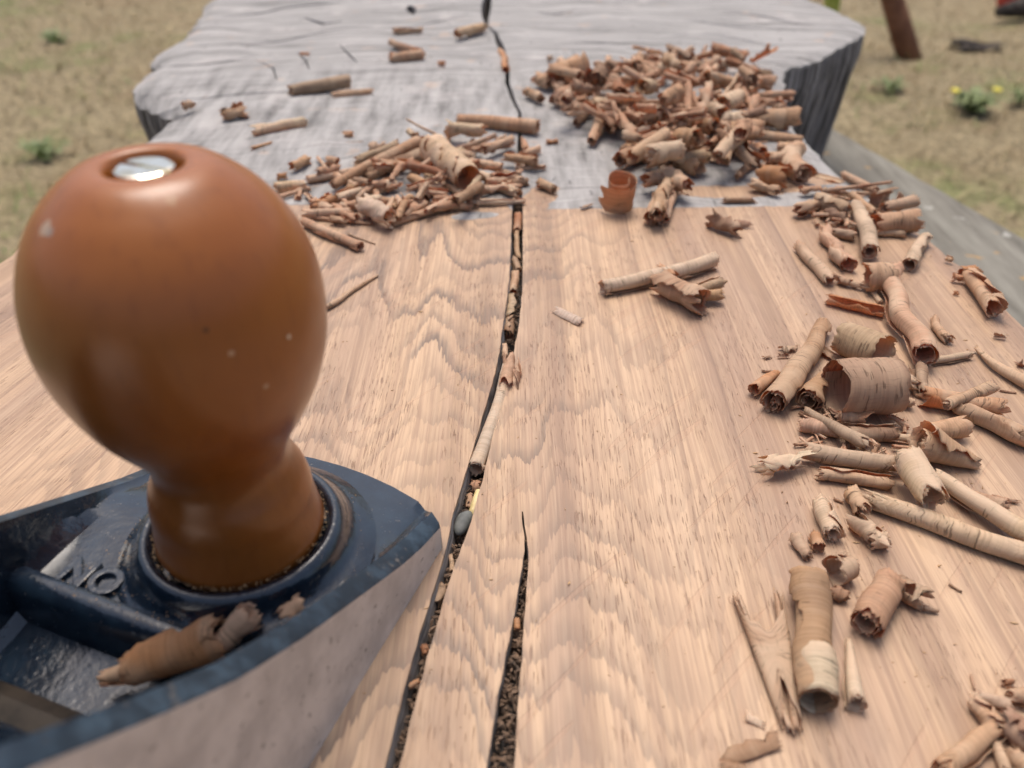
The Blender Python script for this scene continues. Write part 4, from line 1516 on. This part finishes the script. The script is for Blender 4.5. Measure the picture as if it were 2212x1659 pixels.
# ---- middle: on the planed wood
S('4', 545, 1478, 1160, 1330, 42, 44, 'w', 'long birch pale ringed roll lying alone on the planed wood', two=.9, turns=1.9, tight=.3, jag=.15, teeth=.1)
S('4', 850, 1440, 1090, 1560, 66, 70, 'b', 'brown torn open curl leaning on the birch pale roll', turns=1.05, tight=.2, jag=.7, teeth=.2, flare=.45, crumple=.15, th0=1.0)
S('4', 1000, 1510, 1195, 1445, 28, 32, 'g', 'small striped roll across the brown torn open curl', lift=2.0, **TUBE)
S('4', 1040, 1530, 1190, 1520, 30, 32, 'b', 'brown roll tucked inside the torn open curl', lift=.6, **TUBE)
S('4', 850, 1360, 935, 1410, 26, 30, 'o', 'upturned orange flake behind the torn open curl', lift=2.0, turns=.4, tight=.1, jag=.5)
S('V', 1203, 660, 1256, 686, 15, 16, 'w', 'single pale flake lying on planed wood left of the birch pale roll', turns=.32, tight=.05, jag=.4, th0=-.9, dirn=1)
S('4', 1130, 1110, 1280, 1170, 40, 36, 'd', 'dark torn scrap on planed wood just below the grey boundary', turns=1.0, tight=.4, jag=.9, crumple=.5, flare=.4)
S('4', 1275, 1110, 1335, 1110, 30, 28, 'd', 'dark raised flake at the right of the dark torn scrap', lift=.6, **FLAKE)
STAND('4', 625, 1040, 96, 150, (.02, -.28), 'b', 'brown standing curl like an open cup at the grey boundary', turns=1.5, tight=.55, jag=.12, teeth=.04, th0=-1.2, dirn=1, wob=.03)
S('4', 870, 930, 800, 1105, 34, 42, 'b', 'left roll end of the clump beside the standing curl', **TUBE)
S('4', 950, 920, 880, 1100, 30, 36, 'm', 'right roll end of the clump beside the standing curl', lift=.4, **TUBE)
S('4', 900, 900, 838, 1080, 36, 44, 'm', 'upper roll of the clump beside the standing curl', lift=3.0, two=.3, **TUBE)
S('4', 900, 870, 1010, 950, 44, 40, 'm', 'frayed scrap behind the clump beside the standing curl', lift=2.0, two=.4, **CRUMP)
S('4', 770, 900, 860, 880, 40, 40, 'b', 'curl between the standing cup and the clump', lift=2.0, **OPEN)
S('4', 1205, 1000, 1360, 1002, 18, 16, 'd', 'flat dark strip on the fresh patch right of the clump', **STICK)
S('4', 1350, 920, 1500, 960, 28, 26, 'm', 'frayed orange fluff below the reddish cup', two=.4, **CRUMP)
S('4', 430, 1045, 490, 1025, 12, 12, 'd', 'tiny crumb left of the standing cup', **FLAKE)
S('4', 205, 905, 285, 945, 24, 24, 'b', 'short double roll close to the crack at the grey boundary', **TUBE)

# ---- far right heap, named pieces
S('4', 945, 775, 1075, 835, 44, 46, 'b', 'stubby roll with dark mouth at the foot of the far heap', **OPEN)
S('4', 640, 800, 960, 625, 50, 44, 'b', 'long brown roll in front of the far heap', lift=.5, **TUBE)
S('4', 850, 785, 1180, 650, 20, 26, 'b', 'straight slim roll in front of the far heap', lift=3.0, **TUBE)
S('4', 700, 690, 820, 660, 60, 60, 'g', 'pale rimmed open curl in the front of the far heap', two=.5, lift=1.0, **OPEN)
S('4', 640, 760, 720, 720, 44, 40, 'b', 'crumpled lump at the left foot of the far heap', **CRUMP)
S('4', 1395, 850, 1540, 875, 56, 62, 'o', 'reddish cup shaped curl at the right foot of the far heap', **OPEN)
S('4', 1275, 880, 1360, 800, 18, 22, 'b', 'thin roll leaning on the reddish cup', **TUBE)
S('4', 1590, 725, 1640, 860, 52, 56, 'm', 'pale bent roll at the right foot of the far heap', two=.5, bend=.15, lift=.5, **TUBE)
S('4', 1430, 780, 1560, 770, 36, 40, 'm', 'tan curl behind the reddish cup', lift=2.0, **OPEN)
S('4', 1500, 720, 1580, 720, 30, 34, 'm', 'small pale curl behind the pale bent roll', **TUBE)
S('4', 1340, 570, 1590, 560, 50, 54, 'b', 'plump roll on the right side of the far heap', lift=.5, **TUBE)
S('4', 1330, 650, 1620, 680, 26, 28, 'b', 'slim roll below the plump roll', **TUBE)
S('4', 1480, 490, 1540, 500, 30, 26, 'm', 'small pale curl right of the far heap', two=.4, **CRUMP)
S('4', 135, 415, 215, 450, 24, 26, 'b', 'short roll at the leftmost end of the far heap', **TUBE)
S('4', 480, 480, 405, 590, 26, 22, 'm', 'slim tan roll pointing to the camera left of the far heap', **TUBE)
S('4', 530, 560, 480, 680, 30, 26, 'm', 'splayed tan roll in the left front of the far heap', lift=.8, **TUBE)
S('4', 545, 440, 535, 640, 14, 16, 'm', 'thin upright strip in the left front of the far heap', lift=6, lift1=.5, **STICK)
S('4', 680, 510, 580, 610, 40, 30, 'b', 'cone roll in the left front of the far heap', lift=.5, **TUBE)
S('4', 290, 330, 420, 280, 70, 80, 'b', 'large upright curl at the left of the far heap', lift=1.0, turns=1.1, tight=.2, jag=.5, flare=.2)
S('4', 275, 465, 400, 400, 30, 36, 'b', 'tan roll below the large upright curl', **TUBE)
S('4', 190, 350, 260, 370, 34, 34, 'm', 'pale roll end left of the large upright curl', **TUBE)
S('4', 570, 270, 640, 290, 26, 30, 'd', 'dark knotted curl at the back of the far heap', lift=2.0, **CRUMP)
S('4', 700, 165, 850, 200, 9, 14, 'o', 'thin orange twist at the back of the far heap', lift=5, skew=.4, **{**STICK})
S('4', 1355, 245, 1470, 165, 16, 32, 'o', 'orange ribbon rising at the back right of the far heap', lift=1, lift1=9, rest=False, turns=.5, tight=.1, jag=.6, bend=.12)
S('4', 1190, 455, 1280, 320, 14, 12, 'm', 'straight thin stick leaning on the far heap', lift=13, lift1=15, rest=False, **STICK)
S('4', 1130, 500, 1200, 530, 44, 48, 'g', 'grey pale lump near the top of the far heap', lift=11, two=.6, turns=1.2, tight=.3, jag=.3)
S('4', 1200, 480, 1280, 440, 50, 50, 'p', 'cream curl near the top of the far heap', lift=10, two=.6, turns=1.2, tight=.3, jag=.3)
S('4', 1190, 590, 1300, 590, 50, 52, 'w', 'cream frayed fluff in the front of the far heap', lift=6, two=.8, **CRUMP)

# ---- left heap, named pieces
S('3', 1465, 185, 2025, 235, 42, 54, 'b', 'long straight brown roll lying across the crack above the left heap', lift=.3, turns=1.8, tight=.35, jag=.12)
S('3', 1290, 380, 1530, 590, 112, 100, 'p', 'big pale banded roll, open towards lower right, on the left heap', two=.8, lift=2.0, turns=1.25, tight=.15, jag=.12, teeth=.05)
S('3', 1390, 250, 1640, 275, 50, 46, 'p', 'pale crumpled curl behind the big pale banded roll', two=.6, lift=2.0, **CRUMP)
S('3', 575, 640, 1180, 330, 38, 44, 'b', 'long dark brown roll slanting through the left heap', lift=1.0, lift1=4.0, turns=2.0, tight=.4, jag=.3)
S('3', 790, 570, 1190, 430, 40, 44, 'd', 'second dark roll under the slanting brown roll', **TUBE)
S('3', 610, 735, 1020, 630, 42, 46, 'p', 'pale straight roll in the front of the left heap', two=.5, lift=.6, **TUBE)
S('3', 440, 805, 590, 730, 38, 46, 'o', 'orange torn roll at the left front of the left heap', **OPEN)
S('3', 790, 800, 990, 900, 62, 66, 'w', 'cream crumpled curl in the front of the left heap', two=.8, **CRUMP)
S('3', 780, 770, 910, 740, 32, 34, 'w', 'cream roll lying on the crumpled cream curl', two=.8, lift=2.5, **TUBE)
S('3', 990, 915, 1440, 775, 24, 30, 'm', 'long slim tan roll at the front edge of the left heap', two=.3, **TUBE)
S('3', 1530, 765, 1930, 755, 24, 18, 'p', 'slim pale roll bridging the crack', two=.5, lift=.3, **TUBE)
S('3', 1850, 740, 1900, 700, 7, 6, 'm', 'splinter at the right end of the slim pale roll', lift=.5, **STICK)
S('3', 1225, 530, 1275, 690, 24, 26, 'p', 'first of two pale thin rolls below the big pale roll', two=.6, lift=2, lift1=1.0, **TUBE)
S('3', 1270, 560, 1365, 735, 26, 28, 'p', 'second of two pale thin rolls below the big pale roll', two=.6, lift=2, lift1=.5, **TUBE)
S('3', 1375, 640, 1495, 710, 24, 28, 'm', 'tan thin roll under the mouth of the big pale roll', lift=.5, **TUBE)
S('3', 1245, 650, 1220, 735, 40, 46, 'm', 'spiral roll end in the front of the left heap', turns=2.6, tight=.65, jag=.1)
S('3', 1590, 590, 1580, 680, 36, 42, 'g', 'grey spiral roll end under the mouth of the big pale roll', turns=2.6, tight=.65, jag=.1)
S('3', 1480, 720, 1470, 780, 30, 34, 'g', 'grey small roll end beside the slim pale roll', **TUBE)
S('3', 1570, 490, 1765, 520, 32, 36, 'm', 'tan roll right of the big pale roll', two=.4, lift=2.5, **TUBE)
S('3', 1520, 560, 1700, 600, 34, 30, 'p', 'frilled pale strip in front of the big pale roll mouth', two=.5, lift=1.5, **CRUMP)
S('3', 1790, 445, 2010, 475, 30, 40, 'b', 'roll with open end at the far right of the left heap', lift=2.0, **TUBE)
S('3', 1640, 400, 1840, 335, 34, 36, 'b', 'brown curl upper right in the left heap', lift=1.0, **OPEN)
S('3', 1650, 610, 1900, 590, 40, 36, 'r', 'dark red brown curl low at the right of the left heap', **CRUMP)
S('3', 1840, 630, 1950, 620, 26, 26, 'd', 'dark roll end over the crack at the left heap', **TUBE)
S('3', 850, 390, 950, 390, 46, 48, 'd', 'dark open curl at the back of the left heap', lift=2, **OPEN)
S('3', 370, 905, 780, 1075, 38, 36, 'b', 'long brown roll nearest the knob, left of the heap', turns=1.8, tight=.35, jag=.15)
S('3', 690, 985, 870, 1055, 9, 5, 'd', 'toothed splinter beside the long brown roll near the knob', **STICK)
S('3', 440, 870, 850, 915, 18, 12, 'b', 'flat narrow strip behind the long brown roll near the knob', **STICK)
S('3', 560, 880, 660, 900, 26, 24, 'b', 'small curl on the flat narrow strip', lift=.6, **CRUMP)
S('3', 530, 1505, 890, 1280, 24, 10, 'b', 'thin tapering stick shaving right beside the knob', turns=1.6, tight=.4, jag=.5, teeth=.2)
S('3', 170, 660, 380, 640, 38, 40, 'p', 'cream curl half hidden behind the knob', two=.5, **OPEN)
S('3', 400, 610, 760, 545, 28, 30, 'm', 'pale slim roll at the left end of the left heap', **TUBE)
S('3', 290, 520, 400, 470, 36, 30, 'b', 'crumpled curl at the upper left of the left heap', **CRUMP)
S('3', 190, 590, 250, 580, 22, 20, 'o', 'small orange scrap at the left tip of the left heap', **CRUMP)
S('3', 540, 470, 610, 480, 34, 34, 'm', 'small ring curl at the upper left of the left heap', turns=1.1, tight=.1, jag=.2)
S('3', 470, 450, 530, 530, 14, 16, 'm', 'thin tip standing beside the small ring curl', lift=1, **STICK)
S('3', 1100, 180, 1330, 300, 8, 12, 'b', 'dark splinter sticking up from the left heap', lift=7, lift1=5, rest=False, **STICK)
S('3', 1110, 260, 1150, 300, 24, 24, 'p', 'cream scrap at the upper end of the slanting brown roll', lift=4, **CRUMP)
S('3', 2035, 640, 2130, 680, 28, 22, 'b', 'small knot of shaving right of the crack at the grey boundary', **CRUMP)
S('3', 1140, 600, 1220, 650, 40, 36, 'b', 'brown curl above the spiral roll end', lift=1.5, **OPEN)
S('3', 1010, 800, 1140, 720, 22, 22, 'm', 'bent strip rising from the crumpled cream curl', lift=1.5, **CRUMP)

# ---- strewn on the weathered grey wood
S('8', 985, 458, 1285, 410, 30, 36, 'g', 'grey brown double roll lying alone on the far grey wood', turns=1.6, tight=.4, jag=.3)
S('8', 1195, 472, 1400, 455, 18, 16, 'b', 'flat brown strip right of the grey brown double roll', **FLAKE)
S('8', 1495, 295, 1655, 275, 26, 30, 'b', 'lower roll of the forked pair on the far grey wood', **TUBE)
S('8', 1495, 215, 1640, 265, 18, 22, 'd', 'upper roll of the forked pair on the far grey wood', lift=1.0, **TUBE)
S('8', 650, 580, 760, 560, 28, 32, 'b', 'bent brown curl on the left grey wood', **CRUMP)
S('8', 450, 545, 500, 540, 20, 20, 'b', 'small brown crumb at the left of the grey wood', **CRUMP)
S('8', 1825, 172, 1960, 140, 24, 24, 'm', 'tan scrap left of the crack at the far end', **OPEN)
S('8', 1510, 162, 1650, 155, 16, 12, 'b', 'flat brown scrap above the forked pair', **CRUMP)
S('8', 800, 745, 890, 720, 12, 10, 'o', 'short orange sliver on the grey wood above the left heap', **STICK)
S('8', 800, 660, 1060, 610, 26, 26, 'w', 'cream flat folded piece on the grey wood above the knob', two=.8, turns=.8, tight=.3, jag=.6, crumple=.25)
S('8', 1265, 680, 1300, 680, 16, 16, 'o', 'orange crumb between the cream folded piece and the left heap', **CRUMP)
S('8', 1735, 320, 1765, 322, 12, 12, 'o', 'tiny orange crumb right of the forked pair', **CRUMP)
S('8', 1270, 720, 1350, 716, 6, 5, 'g', 'thin splinter on grey wood above the left heap', **STICK)
S('8', 1040, 272, 1085, 272, 9, 8, 'o', 'small tan speck of wood left of the forked pair', **FLAKE)
S('4', 245, 685, 300, 680, 14, 14, 'o', 'orange crumb on the bare grey wood between both heaps', **CRUMP)
S('4', 250, 238, 275, 240, 12, 12, 'd', 'dark crumb behind the large upright curl', **CRUMP)

# ---- pieces in the plane's mouth (resting on its casting)
def P_roll(a, b, ra, rb, col, label, two=.2, **kw):
    PUT = make_roll(in_plane(*a), in_plane(*b), ra, rb, kw.pop('seed', N_SH[0] * 13 + 5), **kw)
    return put_shaving(PUT, col, label, None, two, floor=kw.get('floor'))


P_roll((-.0022, -.0258, .0112), (.0105, -.0185, .0158), .0030, .0036, 'o', 'brown rolled shaving caught behind the rib of the hand plane', turns=1.6, tight=.3, jag=.25)
P_roll((-.0062, -.0282, .0098), (-.0010, -.0252, .0110), .0012, .0020, 'm', 'narrow roll end poking out of the shaving in the hand plane', turns=2.2, tight=.5, jag=.3)
P_roll((.0100, -.0215, .0150), (.0140, -.0155, .0195), .0013, .0024, 'm', 'tan rolled shaving leaning on the shaving in the hand plane', turns=2.0, tight=.4, jag=.3)
P_roll((.0180, -.0140, .0182), (.0195, -.0112, .0186), .0013, .0015, 'b', 'small angular curl by the side rim of the hand plane', turns=.85, tight=.1, jag=.5, crumple=.3)
P_roll((.0070, -.0300, .0080), (.0100, -.0275, .0085), .0016, .0016, 'm', 'scrap under the shaving in the hand plane', turns=1.2, tight=.3, jag=.5)

# ---- in the long crack
def crack_roll(x0, y0, x1, y1, r0, r1, z0, z1, col, label, two=.2, **kw):
    A, B = at(x0, y0, z0), at(x1, y1, z1)
    PUT = make_roll(A, B, r0 * depth(A) / FPX, r1 * depth(B) / FPX, kw.pop('seed', N_SH[0] * 13 + 5), **kw)
    return put_shaving(PUT, col, label, kw.get('group'), two)


crack_roll(1097, 790, 1030, 1012, 12, 20, -.0008, -.0012, 'w', 'pale ringed roll wedged lengthwise in the long crack', two=.8, turns=2.0, tight=.3, jag=.12, flare=.02)
crack_roll(1101, 775, 1096, 835, 15, 17, .0004, -.0002, 'm', 'frilly upper end of the pale roll in the crack', two=.5, turns=1.2, tight=.3, jag=1.0, teeth=.4, crumple=.4, flare=.5)
crack_roll(1090, 745, 1090, 772, 6, 7, -.0006, -.001, 'm', 'tiny roll just above the pale roll in the crack', turns=2, tight=.4, jag=.1)
crack_roll(1100, 690, 1098, 725, 12, 14, -.003, -.0035, 'd', 'dark curl in the crack above the tiny roll', turns=1.0, tight=.2, jag=.4)
crack_roll(1106, 640, 1100, 690, 10, 12, -.002, -.0025, 'g', 'standing flake in the crack beside the single pale flake', turns=.6, tight=.2, jag=.5)
crack_roll(1114, 590, 1108, 632, 10, 11, -.0025, -.003, 'm', 'looped curl in the crack', two=.3, turns=1.5, tight=.4, jag=.4)
crack_roll(1110, 560, 1120, 585, 9, 9, -.0025, -.003, 'd', 'brown scrap in the crack above the looped curl', turns=1.2, tight=.4, jag=.6)
crack_roll(1116, 500, 1120, 560, 5, 6, -.002, -.0025, 'm', 'slim roll lying lengthwise in the far part of the crack', turns=2, tight=.4, jag=.2)
crack_roll(1118, 465, 1116, 500, 9, 9, -.0015, -.002, 'r', 'reddish curl in the crack near the grey boundary', turns=1.1, tight=.3, jag=.4)
crack_roll(1020, 1050, 1035, 1052, 14, 15, -.0035, -.0035, 'r', 'reddish ring below the pale roll in the crack', turns=1.1, tight=.2, jag=.3)
crack_roll(1015, 1070, 1012, 1100, 8, 8, -.004, -.004, 'b', 'small ribbed roll next to the straw in the crack', turns=2, tight=.4, jag=.2)
crack_roll(958, 1265, 938, 1305, 13, 15, -.003, -.0035, 'd', 'dark brown roll in the crack beside the plane nose', turns=1.5, tight=.3, jag=.4)
crack_roll(973, 1200, 976, 1235, 5, 6, -.003, -.003, 'm', 'thin standing roll in the crack below the grey pebble', turns=2, tight=.4, jag=.3)
crack_roll(915, 1395, 920, 1412, 8, 9, -.002, -.0025, 'r', 'small ring curl in the crack below the plane side', turns=1.5, tight=.3, jag=.2)
crack_roll(885, 1482, 905, 1470, 7, 6, -.002, -.0015, 'o', 'orange scrap in the crack near the bottom edge', turns=1.2, tight=.3, jag=.6)
crack_roll(1116, 1338, 1117, 1360, 7.5, 7.5, -.0008, -.0012, 'o', 'short orange roll stuck in the second crack', turns=2, tight=.4, jag=.1)
crack_roll(1082, 110, 1092, 150, 7, 8, .0004, .0002, 'o', 'orange roll caught in the far crooked part of the crack', turns=1.2, tight=.3, jag=.4)

# second colour of the two tone roll: its lower half is a pale wrap of its own
tA, tB = two_tone.matrix_basis @ Vector((0, 0, 0)), None
S('7', 742, 850, 760, 1185, 141, 141, 'w', 'white lower wrap of the large two tone roll', two=.7, turns=1.0, tight=.02, jag=.10, teeth=.05, flare=.01)

# ---- filling of the heaps: small rolls nothing tells apart
def fill(poly_px, n, zmax, seed, label, group, lo=.0008, hi=.0024, cols='bbbmmgdprb'):
    rg_ = random.Random(seed)
    px = [p[0] for p in poly_px]
    py = [p[1] for p in poly_px]
    c_ = np.array([sum(px) / len(px), sum(py) / len(py)])
    k = 0
    while k < n:
        x_, y_ = rg_.uniform(min(px), max(px)), rg_.uniform(min(py), max(py))
        if not inside((x_, y_), poly_px):
            continue
        # deeper inside the outline, higher in the heap
        q = 1.0
        for s_ in (.25, .5, .75):
            e_ = c_ + (np.array([x_, y_]) - c_) / max(1e-3, (1 - s_))
            if not inside(tuple(e_), poly_px):
                q = min(q, 1 - s_ + .0)
        hh = zmax * (1 - q if q < 1 else 1) * rg_.uniform(.1, 1.0)
        p = at(x_, y_, hh + .001)
        r_ = rg_.uniform(lo, hi)
        L = rg_.choice((rg_.uniform(.006, .012), rg_.uniform(.010, .022)))
        a_ = rg_.uniform(0, 6.28)
        el = rg_.uniform(-.35, .35) if hh > .002 else 0
        dv_ = np.array([math.cos(a_) * math.cos(el), math.sin(a_) * math.cos(el), math.sin(el)]) * L * .5
        A, B = p - dv_, p + dv_
        A[2], B[2] = max(A[2], r_), max(B[2], r_)
        st = rg_.random()
        kw = dict(TUBE) if st < .5 else dict(OPEN) if st < .72 else dict(CRUMP)
        PUT = make_roll(A, B, r_ * rg_.uniform(.7, 1.1), r_, seed * 1000 + k, **kw)
        fl = None
        if PUT[0][..., 2].min() < .0001 or hh < .0015:
            fl = .00002
        put_shaving(PUT, rg_.choice(cols), label, group, rg_.choice((0, 0, .3, .6)), floor=fl)
        k += 1


fill([(1200, 140), (1330, 130), (1450, 110), (1600, 110), (1660, 170), (1640, 240), (1620, 330), (1480, 360), (1380, 340), (1330, 250), (1200, 210)], 66, .020, 5,
     'small brown shaving among many in the tumbled far heap', 'shavings filling the far heap', .0015, .0036)
fill([(700, 360), (860, 310), (960, 290), (1090, 300), (1150, 350), (1130, 400), (1000, 440), (860, 460), (700, 430)], 22, .007, 6,
     'small brown shaving among many inside the left heap', 'shavings filling the left heap', .0009, .0024)
fill([(1750, 420), (1900, 400), (1960, 470), (1900, 500), (1790, 480)], 4, .003, 7,
     'small brown shaving deep inside the upper right heap', 'shavings filling the upper right heap', .0006, .0014)
fill([(1780, 900), (1980, 880), (2000, 960), (1850, 1010)], 4, .001, 8,
     'small scrap between the rolls of the right heap', 'scraps filling the right heap', .0004, .0010)

# the rest of the heaps, too many and too small to count
rg = random.Random(91)
heaps = [([(1190, 150), (1330, 130), (1450, 112), (1600, 112), (1665, 175), (1690, 250), (1640, 340), (1480, 350), (1370, 330), (1300, 260), (1180, 215)], 230, .018, .018, .0024),
         ([(620, 400), (700, 360), (860, 310), (960, 290), (1090, 290), (1160, 340), (1130, 410), (1000, 445), (860, 470), (700, 470), (640, 450)], 60, .006, .016, .0021),
         ([(1730, 440), (1850, 390), (1960, 450), (1980, 500), (1870, 510), (1780, 500)], 40, .003, .009, .0009),
         ([(1700, 880), (1830, 860), (1960, 880), (2010, 960), (1950, 1010), (1760, 1000)], 40, .001, .007, .0006)]
jv, jf, ju = [], [], []
off = 0
for heap, count, zm, Lmax, rmax in heaps:
    hx = [q[0] for q in heap]
    hy = [q[1] for q in heap]
    mx_, my_ = sum(hx) / len(hx), sum(hy) / len(hy)
    cnt = 0
    while cnt < count:
        x_, y_ = rg.uniform(min(hx), max(hx)), rg.uniform(min(hy), max(hy))
        if not inside((x_, y_), heap):
            continue
        q = max(0.0, 1 - ((x_ - mx_) / (max(hx) - mx_)) ** 2 - ((y_ - my_) / (max(hy) - my_)) ** 2)
        p = at(x_, y_, .0008 + zm * q * rg.uniform(.2, 1.0))
        L, r_ = rg.uniform(.3, 1) * Lmax, rg.uniform(.3, 1) * rmax
        a_, el = rg.uniform(0, 6.28), rg.uniform(-.5, .5) * (p[2] > .004)
        dv_ = np.array([math.cos(a_) * math.cos(el), math.sin(a_) * math.cos(el), math.sin(el)]) * L * .5
        A, B = p - dv_, p + dv_
        A[2], B[2] = max(A[2], r_ * 1.2), max(B[2], r_ * 1.2)
        kw = dict(TUBE) if rg.random() < .45 else dict(CRUMP)
        kw['turns'] = min(kw['turns'], 1.2)
        P, U, th = make_roll(A, B, r_ * .8, r_, 9000 + len(jv), **kw)
        me_ = sheet_mesh('tmp', P, U, th)
        n_ = len(me_.vertices)
        co = np.empty(n_ * 3, np.float32)
        me_.vertices.foreach_get('co', co)
        lo = np.empty(len(me_.loops), np.int32)
        me_.loops.foreach_get('vertex_index', lo)
        uvv = np.empty(len(me_.loops) * 2, np.float32)
        me_.uv_layers[0].data.foreach_get('uv', uvv)
        jv.append(co.reshape(-1, 3))
        jf.append(lo.reshape(-1, 4) + off)
        ju.append(uvv.reshape(-1, 2) + np.array([rg.uniform(0, 5), rg.uniform(0, 5)]))
        off += n_
        bpy.data.meshes.remove(me_)
        cnt += 1
jv, jf, ju = np.concatenate(jv), np.concatenate(jf), np.concatenate(ju)
me = bpy.data.meshes.new('shaving_litter')
me.vertices.add(len(jv))
me.vertices.foreach_set('co', jv.ravel())
me.loops.add(len(jf) * 4)
me.loops.foreach_set('vertex_index', jf.ravel().astype(np.int32))
me.polygons.add(len(jf))
me.polygons.foreach_set('loop_start', np.arange(len(jf)) * 4)
me.polygons.foreach_set('loop_total', np.full(len(jf), 4))
me.polygons.foreach_set('use_smooth', np.ones(len(jf), bool))
uvl = me.uv_layers.new(name='UVMap')
uvl.data.foreach_set('uv', ju.astype(np.float32).ravel())
me.materials.append(M_SHAV)
me.update(calc_edges=True)
sl_ = bpy.data.objects.new('shaving_litter', me)
sl_.color = (.70, .45, .29, .55)
C.objects.link(sl_)
tag(sl_, 'mass of small broken shavings between the rolls of the heaps', 'wood shavings', kind='stuff')

# pebble and straw in the crack
bm = bmesh.new()
bmesh.ops.create_icosphere(bm, subdivisions=3, radius=1)
for q in bm.verts:
    n_ = 1 + .07 * math.sin(q.co.x * 3 + 1) + .05 * math.sin(q.co.y * 5)
    q.co = Vector((q.co.x * .00175 * n_, q.co.y * .0030 * n_, q.co.z * .0013 * n_))
me = bpy.data.meshes.new('pebble')
bm.to_mesh(me)
bm.free()
me.materials.append(M_STONE)
for p in me.polygons:
    p.use_smooth = True
peb = bpy.data.objects.new('pebble', me)
C.objects.link(peb)
pp = at(1001, 1128, -.0022)
peb.location = pp
peb.rotation_euler = (.15, .35, -.35)
tag(peb, 'smooth grey pebble lodged in the long crack', 'pebble')
sa_, sb_ = at(1036, 1062, -.0018), at(1018, 1118, -.003)
v, f = tube([sa_ + (sb_ - sa_) * t_ for t_ in (0, .3, .7, 1)], [.00095, .001, .00095, .0009], 9)
tag(mesh_obj('straw', v, f, M_STRAW), 'pale yellow piece of straw in the crack above the pebble', 'straw')

# crumbs lying in the cracks
rg = random.Random(33)
vs, fs = [], []


def crumb(px, py, pz, s_, lo=.35):
    n0_ = len(vs)
    q = Matrix.Rotation(rg.uniform(0, 6.28), 3, Vector((rg.uniform(-1, 1), rg.uniform(-1, 1), rg.uniform(-1, 1))).normalized())
    for c_ in ((1, 0, 0), (-1, .1, 0), (0, lo, 0), (0, -lo, .1), (0, 0, lo), (.1, 0, -lo)):
        w_ = q @ Vector(c_) * s_
        vs.append((px + w_.x, py + w_.y, pz + w_.z))
    for t3 in ((0, 2, 4), (2, 1, 4), (1, 3, 4), (3, 0, 4), (2, 0, 5), (1, 2, 5), (3, 1, 5), (0, 3, 5)):
        fs.append(tuple(n0_ + k for k in t3))


for pts_, dpt in ((main_pts[:24], .0060), (sec_pts[:8], .0050)):
    for (a0, b0_, y0), (a1, b1_, y1) in zip(pts_[:-1], pts_[1:]):
        for k in range(64):
            t_ = rg.random()
            xx = rg.uniform(.06, .94)
            p0_, p1_ = at(a0 + (b0_ - a0) * xx, y0), at(a1 + (b1_ - a1) * xx, y1)
            p_ = p0_ + (p1_ - p0_) * t_
            crumb(p_[0], p_[1], -dpt + rg.uniform(-.0015, .0028), rg.uniform(.0003, .0013))
lit = mesh_obj('crack_litter', vs, fs, M_LITTER, smooth=False)
tag(lit, 'dark crumbs and dust packed in the cracks of the slab', 'litter', kind='stuff')

# fine chips dusted over the planed wood
vs, fs = [], []
for k in range(420):
    if rg.random() < .6:
        p_ = at(rg.gauss(1890, 140), rg.gauss(900, 260))
    else:
        p_ = at(rg.uniform(700, 2200), rg.uniform(480, 1600))
    if abs(p_[0]) > .14 or p_[1] > .27 or p_[1] < .07:
        continue
    crumb(p_[0], p_[1], .00012, rg.uniform(.00012, .00045) * (1 if rg.random() < .9 else 2.2), .25)
chips = mesh_obj('wood_chips', vs, fs, M_DUST, smooth=False)
tag(chips, 'tiny chips and dust scattered on the planed wood', 'wood dust', kind='stuff')
